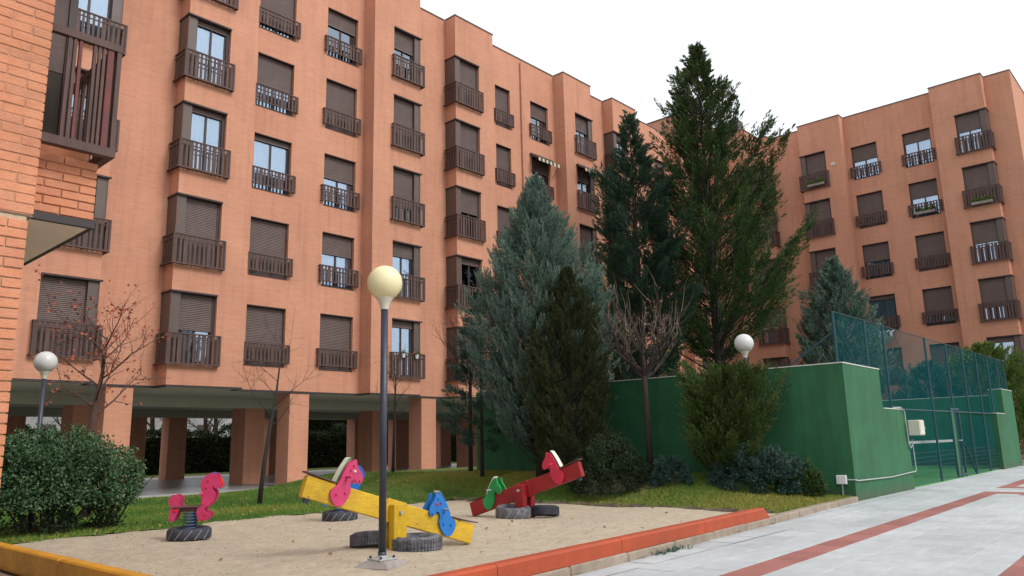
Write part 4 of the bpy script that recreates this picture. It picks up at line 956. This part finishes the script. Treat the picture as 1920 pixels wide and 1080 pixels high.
# ================================================================== VEGETATION
def blade_mesh(name, P, D, Lb, Wb, matn, tint):
    n = len(P); a = np.random.RandomState(n % 1000).randn(n, 3); Sd = np.cross(D, a); Sd /= np.linalg.norm(Sd, axis=1)[:, None]+1e-9; Sd *= Wb[:, None]
    E = D*Lb[:, None]; V = np.stack([P, P+E*.45+Sd, P+E, P+E*.45-Sd], 1).reshape(-1, 3)
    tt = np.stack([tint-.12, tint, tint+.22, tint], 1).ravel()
    return npmesh(name, V, np.arange(n*4).reshape(-1, 4), matn, tt)
def conifer(label, cat, base, H, prof, matn, nb, npl, bl, bw, plume, seed, e0=(.25, .9), curve=.35, z0=.06, trunk=.12, inner=.25, rag=.25, trunkm='barkdark', upw=.8, name='conifer_tree', lean=(0, 0), skip=None, tb=0., fat=.24, rp=1.5, sj=.30, tm=.4):
    t = thing(name, label, cat, base); r = np.random.RandomState(seed)
    b = MB(); b.tube([(0, 0, -.1), (lean[0]*.3, lean[1]*.3, H*.35), (lean[0]*.7, lean[1]*.7, H*.7), (lean[0], lean[1], H*.985)], [trunk*1.25, trunk*.9, trunk*.45, .012], 9); obj('trunk', b, trunkm, t, smooth=True)
    lobes = r.rand(6)*6.28; tt, rr = np.array([p[0] for p in prof]), np.array([p[1] for p in prof])
    lim = MB(); Ps = []; Ds = []; Ls = []; Ws = []; Ti = []
    tz = z0+(1-z0)*(np.linspace(0, 1, nb)+r.randn(nb)*.006).clip(0, 1)**.95
    for i in range(nb):
        z = tz[i]; az = i*2.39996+r.randn()*.3
        Rr = np.interp(z, tt, rr)*(1+.13*math.sin(2*az+lobes[0]+z*5)+.10*math.sin(3*az+lobes[1]-z*9)+.07*math.sin(5*az+lobes[2]+z*23))
        l = Rr*(1-rag*r.rand()**rp); el = e0[0]+(e0[1]-e0[0])*z+r.randn()*.10
        if skip and skip(az, z): continue
        o = np.array([lean[0]*z, lean[1]*z, z*H-l*math.tan(min(el, 1.15))*.5-curve*l*.3]); ca_, sa_ = math.cos(az), math.sin(az)
        o[2] = max(o[2], .05)
        f = lambda s: o+np.array([ca_*l*s, sa_*l*s, l*s*math.tan(min(el, 1.15))*.75+curve*l*s*s])
        if l > .35: lim.tube([f(0), f(.5), f(.88)], [trunk*.22*(1-z*.6), trunk*.13, .006], 4, cap=False)
        m = max(3, int(npl*(tm+(1-tm)*l/max(rr))))
        for s in inner+(1-inner)*np.sqrt(r.rand(m)):
            side = r.randn()*sj*(1.1-s)*l*np.array([-sa_, ca_, 0]); pl_ = plume*(.65+.6*r.rand())*(.38+.62*min(1, l/(.5*max(rr))))
            p = f(s)+side+r.randn(3)*plume*.10; out_ = np.array([ca_, sa_, 0])+side*.6/max(l, .2)
            d = out_*(1-upw*.55)+np.array([0, 0, upw])+r.randn(3)*.16; d /= np.linalg.norm(d)
            k = bl[2]; tip = r.rand(k)**.85; pert = r.randn(k, 3); pert -= (pert@d)[:, None]*d; pert /= np.linalg.norm(pert, axis=1)[:, None]+1e-9
            w0 = (np.sqrt(r.rand(k))*(1-tip)**.8*np.minimum(1, .35+tip*3.))*pl_*fat
            Db = d*(.75+.5*tip)[:, None]+pert*(.75*(1-tip*.8))[:, None]; Db /= np.linalg.norm(Db, axis=1)[:, None]
            Ps.append(p+d*(tip*pl_)[:, None]+pert*w0[:, None]); Ds.append(Db); Ls.append(bl[0]+(bl[1]-bl[0])*r.rand(k)); Ws.append(bw*(.7+.6*r.rand(k)))
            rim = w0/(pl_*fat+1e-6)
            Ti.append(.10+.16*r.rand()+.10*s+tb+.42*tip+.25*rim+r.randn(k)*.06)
    obj('limbs', lim, trunkm, t, smooth=True)
    P = np.concatenate(Ps); link('foliage', blade_mesh('foliage', P, np.concatenate(Ds), np.concatenate(Ls), np.concatenate(Ws), matn, np.concatenate(Ti)), t)
    return t
lz = lawn_z
# blue-green cypress, dense cone
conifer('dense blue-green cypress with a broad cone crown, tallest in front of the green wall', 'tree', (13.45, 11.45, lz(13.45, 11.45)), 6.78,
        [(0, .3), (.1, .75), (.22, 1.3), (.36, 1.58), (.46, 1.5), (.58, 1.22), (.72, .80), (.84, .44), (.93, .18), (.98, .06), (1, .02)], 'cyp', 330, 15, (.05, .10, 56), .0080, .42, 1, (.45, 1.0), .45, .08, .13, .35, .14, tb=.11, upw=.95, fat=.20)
# tall conifers behind the wall
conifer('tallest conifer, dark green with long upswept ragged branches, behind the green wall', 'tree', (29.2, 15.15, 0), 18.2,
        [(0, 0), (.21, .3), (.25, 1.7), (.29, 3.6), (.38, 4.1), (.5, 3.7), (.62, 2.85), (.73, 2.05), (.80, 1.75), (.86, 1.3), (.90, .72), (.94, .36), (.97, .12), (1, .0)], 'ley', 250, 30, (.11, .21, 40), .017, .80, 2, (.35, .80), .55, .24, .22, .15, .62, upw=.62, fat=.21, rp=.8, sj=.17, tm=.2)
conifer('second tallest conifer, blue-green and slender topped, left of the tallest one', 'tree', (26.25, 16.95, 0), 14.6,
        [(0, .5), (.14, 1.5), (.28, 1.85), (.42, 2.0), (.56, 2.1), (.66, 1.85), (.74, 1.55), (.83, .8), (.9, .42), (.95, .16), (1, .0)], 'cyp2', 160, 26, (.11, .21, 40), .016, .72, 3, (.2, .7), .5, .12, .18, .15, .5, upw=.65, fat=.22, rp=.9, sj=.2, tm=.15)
conifer('olive brown conifer in front of the blue-green cypress, behind the red seesaw', 'tree', (12.95, 10.2, lz(12.95, 10.2)), 4.5,
        [(0, .65), (.15, .88), (.4, .88), (.6, .68), (.8, .46), (.93, .2), (1, .03)], 'brownc', 330, 13, (.03, .065, 34), .0085, .20, 4, (.3, .9), .4, .03, .08, .3, .22)
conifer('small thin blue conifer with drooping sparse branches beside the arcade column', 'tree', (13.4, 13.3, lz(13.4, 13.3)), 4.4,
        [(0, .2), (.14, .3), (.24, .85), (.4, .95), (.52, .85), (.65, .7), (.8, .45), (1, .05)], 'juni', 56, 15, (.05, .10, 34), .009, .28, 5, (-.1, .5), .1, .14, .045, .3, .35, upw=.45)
conifer('blue-green cypress standing behind the net fence at the right', 'tree', (36, 12.6, 0), 9.1,
        [(0, 1.2), (.2, 1.9), (.38, 2.0), (.5, 1.8), (.62, 1.5), (.72, 1.15), (.85, .6), (.94, .25), (1, .03)], 'cyp', 260, 13, (.09, .19, 34), .016, .55, 6, (.3, .8), .4, .05, .15, .3, .24, tb=.14)
conifer('yellow-green conifer shrub against the green wall beside the white globe lamp', 'shrub', (13.86, 7.15, lz(13.86, 7.15)), 2.08,
        [(0, .55), (.12, .78), (.35, .82), (.55, .95), (.72, 1.0), (.86, .6), (.95, .3), (1, .1)], 'yelc', 130, 24, (.035, .07, 42), .0078, .34, 7, (.35, .9), .5, .03, .06, .2, .55, upw=.75, rp=.8, sj=.18, fat=.22, name='conifer_shrub')
conifer('bright green conifer spilling over the wall at the right edge of the photo', 'tree', (37.6, 7.3, 0), 4.6,
        [(0, 1.6), (.3, 1.9), (.6, 1.6), (.8, 1.1), (1, .1)], 'bright', 180, 12, (.09, .18, 30), .018, .5, 8, (.2, .7), .35, .05, .1, .3, .35)
conifer('green conifer seen through the net beyond the far court wall', 'tree', (36.5, 9.3, 0), 4.0,
        [(0, 1.2), (.3, 1.4), (.6, 1.1), (1, .1)], 'cyp', 120, 12, (.09, .18, 28), .018, .5, 9, (.2, .7), .35, .05, .1, .3, .35)

def shrub(label, base, rx, ry, h, matn, n, bl, bw, seed, flat=.0, name='shrub', stems=6, tb=0., z0=.0, cat='shrub', clump=260, leaf=False):
    t = thing(name, label, cat, base); r = np.random.RandomState(seed)
    u = r.randn(clump, 3); u /= np.linalg.norm(u, axis=1)[:, None]; u[:, 2] = np.abs(u[:, 2])*1.0-.12*(z0 > 0)-.25*(r.rand(clump) < .3)
    rad = .72+.28*r.rand(clump)**.4; lob = 1+.10*np.sin(3*np.arctan2(u[:, 1], u[:, 0])+seed)+.07*np.sin(7*u[:, 0]*3+seed)
    C = u*rad[:, None]*lob[:, None]*np.array([rx, ry, h-z0]); C[:, 2] = z0+np.maximum(C[:, 2]*(1-flat)+flat*(h-z0)*np.sign(C[:, 2])*np.abs(u[:, 2])**.45*rad, -.12*(h-z0) if z0 > 0 else .03)
    k = n//clump; P = np.repeat(C, k, 0)+np.clip(r.randn(clump*k, 3), -1.6, 1.6)*np.array([rx, ry, h])*.058; P[:, 2] = np.maximum(P[:, 2], .02)
    out_ = np.repeat(u, k, 0); D = out_+np.array([0, 0, .35])+r.randn(len(P), 3)*(.9 if leaf else .55); D /= np.linalg.norm(D, axis=1)[:, None]
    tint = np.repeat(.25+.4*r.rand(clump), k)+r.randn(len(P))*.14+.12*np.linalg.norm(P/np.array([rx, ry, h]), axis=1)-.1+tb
    link('foliage', blade_mesh('foliage', P, D, bl*(.7+.6*r.rand(len(P))), bw*(.7+.6*r.rand(len(P))), matn, tint), t)
    b = MB()
    for q in range(stems):
        a = q*2.4+seed; s = .55*r.rand(); b.tube([(.12*rx*math.cos(a), .12*ry*math.sin(a), -.05), (.35*rx*math.cos(a), .35*ry*math.sin(a), h*.35), (.75*rx*math.cos(a), .75*ry*math.sin(a), h*.72)], [.02, .015, .008], 6, cap=False)
    obj('stems', b, 'bark', t, smooth=True); return t
# big leafy shrub on the left, with bare leaning stems
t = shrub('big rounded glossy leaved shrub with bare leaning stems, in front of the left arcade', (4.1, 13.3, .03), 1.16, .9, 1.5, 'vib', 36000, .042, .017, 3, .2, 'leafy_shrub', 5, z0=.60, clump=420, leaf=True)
b = MB(); r_ = random.Random(5)
for q in range(16):
    a = r_.uniform(0, 6.28); ex, ey = 1.1*math.cos(a)*r_.uniform(.3, .85), .7*math.sin(a)*r_.uniform(.3, .85); b.tube([(ex*.5+r_.uniform(-.1, .1), ey*.4, -.03), (ex*.75, ey*.7, .35), (ex*1.05, ey, .85)], [.018, .013, .008], 6, cap=False)
for q in range(5): x = .55+.09*q; b.tube([(x, -.25, -.02), (x+.14, -.35, .35), (x+.32+.05*q, -.4, .78)], [.016, .012, .007], 6, cap=False)
obj('stems', b, 'barkdark', t)
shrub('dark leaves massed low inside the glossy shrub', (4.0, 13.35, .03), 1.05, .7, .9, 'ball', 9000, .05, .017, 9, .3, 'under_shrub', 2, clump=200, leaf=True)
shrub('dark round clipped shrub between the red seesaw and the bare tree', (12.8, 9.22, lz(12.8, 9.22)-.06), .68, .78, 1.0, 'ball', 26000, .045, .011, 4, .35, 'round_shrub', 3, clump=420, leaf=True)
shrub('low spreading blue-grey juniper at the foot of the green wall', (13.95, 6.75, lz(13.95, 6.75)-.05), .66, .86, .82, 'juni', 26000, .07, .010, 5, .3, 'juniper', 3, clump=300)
shrub('bright tipped juniper tuft at the right end of the low juniper', (14.2, 6.0, lz(14.2, 6.0)-.04), .34, .40, .66, 'yelc', 7000, .07, .009, 6, .3, 'juniper', 2, clump=120)
shrub('small dark juniper left of the yellow-green conifer shrub', (13.25, 8.05, lz(13.25, 8.05)-.05), .36, .36, .5, 'juni', 8000, .065, .009, 7, .3, 'juniper', 2, clump=120)
# hedge beyond the arcade
def hedge(label, x0, x1, y, h, matn, n, seed):
    t = thing('hedge', label, 'hedge', ((x0+x1)/2, y, 0)); r = np.random.RandomState(seed); L_ = x1-x0
    P = np.stack([(r.rand(n)-.5)*L_, -.5-.25*r.rand(n)+.15*np.sin(r.rand(n)*40), r.rand(n)*h], 1); P[:, 2] *= 1+.10*np.sin(P[:, 0]*1.7)+.07*np.sin(P[:, 0]*4.1)
    top = r.rand(n) < .25; P[top, 1] = (r.rand(top.sum())-.5)*1.0; P[top, 2] = h*(1+.10*np.sin(P[top, 0]*1.7)+.07*np.sin(P[top, 0]*4.1))+r.randn(top.sum())*.06
    D = r.randn(n, 3)+np.array([0, -.8, .4]); D /= np.linalg.norm(D, axis=1)[:, None]
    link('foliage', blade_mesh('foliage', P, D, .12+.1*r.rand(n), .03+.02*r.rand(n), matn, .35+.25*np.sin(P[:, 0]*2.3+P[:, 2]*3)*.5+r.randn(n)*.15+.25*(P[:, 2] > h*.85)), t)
    b = MB(); b.box(-L_/2, L_/2, -.42, .4, 0, h*.86); obj('core', b, 'ball', t)
hedge('dark clipped hedge seen between the arcade columns', -4, 48, 43, 2.25, 'hedge', 60000, 3)
hedge('taller loose hedge rising behind the dark hedge right of the middle of the arcade', 27, 46, 45.5, 3.7, 'hedge', 26000, 4)

# bare trees
def bare(label, base, pts, rad, seed, levels=3, nbr=(7, 5, 4), ln=(.9, .5, .28), spread=.8, upf=.5, start=.5, barkm='bark', twigm='bark', leaves=0, name='bare_tree', leafm='redleaf', upright=0., cat='tree'):
    t = thing(name, label, cat, base); r = np.random.RandomState(seed); b = MB(); tw = MB(); tips = []
    pts = [np.array(p, float) for p in pts]; b.tube([tuple(p) for p in pts], rad, 8)
    def along(s):
        s = s*(len(pts)-1); i = min(int(s), len(pts)-2); return pts[i]+(pts[i+1]-pts[i])*(s-i)
    def grow(p, d, l, rr, lev):
        n = 5; q = [p]; dd = d.copy()
        for k in range(n):
            dd = dd+r.randn(3)*.13+np.array([0, 0, .05+upright*.12]); dd /= np.linalg.norm(dd); q.append(q[-1]+dd*l/n)
        (b if lev < 2 else tw).tube([tuple(x) for x in q], [rr*(1-.75*k/n) for k in range(n+1)], 5 if lev < 2 else 4, cap=False); tips.extend(q[2:])
        if lev+1 < levels:
            for k in range(nbr[lev+1]):
                s = .25+.75*(k+r.rand())/nbr[lev+1]; i = min(int(s*n), n-1); pp = q[i]+(q[i+1]-q[i])*(s*n-i)
                e = dd*.7+r.randn(3)*spread*.6+np.array([0, 0, upf*.5+upright]); e /= np.linalg.norm(e); grow(pp, e, ln[lev+1]*(.6+.7*r.rand()), rr*.42, lev+1)
    for k in range(nbr[0]):
        s = start+(1-start)*(k+.5)/nbr[0]; a = k*2.4+r.randn()*.3; e = np.array([math.cos(a)*spread, math.sin(a)*spread, upf+r.rand()*.3]); e /= np.linalg.norm(e)
        grow(along(min(s, .999)), e, ln[0]*(.75+.5*r.rand())*(1.25-.5*s if not upright else 1), rad[-1]*.8+rad[0]*.22*(1-s), 0)
    obj('trunk', b, barkm, t, smooth=True)
    if tw.v: obj('twigs', tw, twigm, t, kind='stuff')
    if leaves:
        T = np.array(tips); i = r.randint(0, len(T), leaves); P = T[i]+r.randn(leaves, 3)*.04; D = r.randn(leaves, 3)-[0, 0, .5]; D /= np.linalg.norm(D, axis=1)[:, None]
        link('leaves', blade_mesh('leaves', P, D, .05+.03*r.rand(leaves), .018+.012*r.rand(leaves), leafm, r.rand(leaves)), t)
    return t
bare('spreading bare tree with a few dry red leaves, behind the leafy shrub at left', (5.45, 15.5, .03), [(0, 0, -.05), (.02, 0, 1.0), (-.02, 0, 1.8), (.1, .05, 2.6), (.12, 0, 3.3)], [.085, .075, .06, .035, .018], 3, 3, (12, 6, 3), (1.35, .62, .34), .95, .55, .48, 'barkred', 'twig', 420)
bare('slender leaning bare tree left of the yellow seesaw', (8.88, 15.5, .03), [(0, 0, -.05), (.06, -.02, .8), (.17, -.02, 1.6), (.3, 0, 2.3), (.42, 0, 3.5)], [.055, .046, .038, .026, .008], 8, 3, (7, 6, 3), (1.15, .5, .25), .9, .6, .48, 'barkdark', 'barkred', 0)
bare('thin bare sapling on the lawn right of the tall lamp', (13.2, 16.4, lz(13.2, 16.4)-.02), [(0, 0, -.05), (.03, 0, 1.0), (.06, 0, 1.9), (.1, 0, 3.0)], [.045, .035, .025, .008], 12, 3, (9, 6, 3), (.75, .4, .22), .8, .65, .45, 'barkdark', 'twig', 12)
bare('pollarded bare tree with a ball of upright twigs in front of the green wall', (13.6, 8.75, lz(13.6, 8.75)), [(0, 0, -.05), (0, 0, .9), (-.03, 0, 1.75), (-.03, 0, 2.05)], [.075, .062, .055, .06], 15, 3, (10, 5, 2), (.95, .85, .62), .9, .55, .88, 'barkdark', 'twig', 45, leafm='dryleaf', upright=.35)
bare('bare twiggy tree beside the blue conifer, before the arcade corner', (13.9, 14.2, lz(13.9, 14.2)), [(0, 0, -.05), (0, 0, 1.2), (.02, 0, 2.3), (.04, 0, 3.2)], [.06, .05, .04, .015], 18, 3, (10, 8, 5), (.9, .6, .36), .8, .7, .6, 'barkdark', 'bark', 0, upright=.3)
for i, (x, y, h, s) in enumerate(((15, 46, 6, 31), (19.5, 46.5, 7, 32), (22.5, 46, 6, 33), (24.4, 48.5, 7, 34), (28, 47.5, 5, 35))):
    bare(['leftmost of five bare trees beyond the hedge under the arcade', 'second from left of five bare trees beyond the hedge under the arcade', 'middle one of five bare trees beyond the hedge under the arcade', 'fourth from left of five bare trees beyond the hedge under the arcade', 'rightmost of five bare trees beyond the hedge under the arcade'][i], (x, y, 0), [(0, 0, 0), (.1, 0, h*.3), (0, 0, h*.6), (.1, 0, h)], [.2, .16, .1, .04], s, 3, (10, 7, 3), (2.2, 1.2, .6), .9, .6, .3, 'bark', 'bark', 0)
for i, x in enumerate((26.5, 25.2, 27.6, 28.9)):
    bare(['rightmost of four bare stems above the far court wall', 'third from left of four bare stems above the far court wall', 'second from left of four bare stems above the far court wall', 'leftmost of four bare stems above the far court wall'][i], (34.5, 7.4+i*.75, 0), [(0, 0, 0), (0, 0, 1.8), (.05, 0, 3.1+.3*(i % 2))], [.07, .06, .03], 40+i, 1, (3, 1, 1), (.7, .3, .2), .6, .9, .7, 'barkdark')
# pale building far behind, visible under the arcade
t = thing('far_building', 'pale distant building seen under the arcade beyond the bare trees', 'building', (0, 62, 0))
b = MB(); b.box(-20, 60, 0, 6, 0, 5.2); obj('wall', b, 'farwall', t)
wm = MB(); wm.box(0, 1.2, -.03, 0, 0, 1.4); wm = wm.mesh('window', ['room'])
for k in range(22): link('window', wm, t, loc=(-8+k*2.9, -.002, 1.9))
t = thing('boundary_wall', 'pale boundary wall beyond the hedge under the arcade', 'wall', (0, 52, 0))
b = MB(); b.box(-20, 60, 0, .3, 0, 2.0); obj('wall_panel', b, 'farwall', t)
# small litter: fallen leaves and pebbles
r = np.random.RandomState(77); P = []
for _ in range(700):
    x, y = r.uniform(3, 14.5), r.uniform(5, 20)
    if is_lawn(x, y): P.append((x, y, lawn_z(x, y)+.035))
    elif y > kerb_y(x)+.3 and r.rand() < .15: P.append((x, y, .03+humps(x, y)))
P = np.array(P); n = len(P); D = r.randn(n, 3)*[1, 1, .3]; D /= np.linalg.norm(D, axis=1)[:, None]
link('fallen_leaves', blade_mesh('fallen_leaves', P, D, .04+.04*r.rand(n), .015+.012*r.rand(n), 'dryleaf', r.rand(n)), kind='stuff', label='scattered dry fallen leaves on the lawn and sand', cat='leaves')
n = 2600; P = np.stack([r.uniform(2.9, 11.7, n), r.uniform(4.7, 12.4, n), np.zeros(n)], 1); P = P[P[:, 1] > 4.75+.075*(P[:, 0]-5.66)]; n = len(P); P[:, 2] = [.012+humps(a, c) for a, c in P[:, :2]]
D = r.randn(n, 3)*[1, 1, .2]; D /= np.linalg.norm(D, axis=1)[:, None]
link('pebbles', blade_mesh('pebbles', P+[0, 0, .004], D, .008+.012*r.rand(n), .004+.004*r.rand(n), 'kerb', r.rand(n)), kind='stuff', label='small pebbles and debris scattered over the sand', cat='pebbles')
n = 150; c = np.array([(7.4, kerb_y(7.4)-.03, .0), (7.65, kerb_y(7.65)-.03, 0.), (7.2, kerb_y(7.2)-.03, 0.)]); P = c[r.randint(0, 3, n)]+r.randn(n, 3)*[.07, .03, .0]; D = r.randn(n, 3)*.6+[0, -.2, .8]; D /= np.linalg.norm(D, axis=1)[:, None]
link('weeds', blade_mesh('weeds', P, D, .03+.05*r.rand(n), .004+.004*r.rand(n), 'juni', .5+.3*r.rand(n)), kind='stuff', label='small weed tuft growing at the foot of the grey kerb', cat='weeds')

# window boxes standing on balcony sills of the right block
for x, y, z, lb in ((42.0, 7.35, 12.05, 'row of small potted plants on a corner balcony of the right block, fourth floor'), (42.68, 10.0, 12.30, 'dark green trailing plants on a balcony left of the corner balcony, right block'), (42.0, 15.15, 14.9, 'small pale pots on the top left balcony of the right block')):
    t = thing('plant_box', lb, 'plant box', (x, y, z)); b = MB(); b.bbox(-.07, .07, -.45, .45, 0, .14, .01); obj('box', b, 'concrete', t)
    rr = np.random.RandomState(int(y)); n = 420; P = np.stack([rr.randn(n)*.06, rr.uniform(-.48, .48, n), .14+.14*rr.rand(n)*(1+.6*np.sin(rr.rand(n)*9))], 1); D = rr.randn(n, 3)+[0, 0, .6]; D /= np.linalg.norm(D, axis=1)[:, None]
    link('leaves', blade_mesh('leaves', P, D, .05+.05*rr.rand(n), .015+.01*rr.rand(n), 'bright', rr.rand(n)*.7), t)
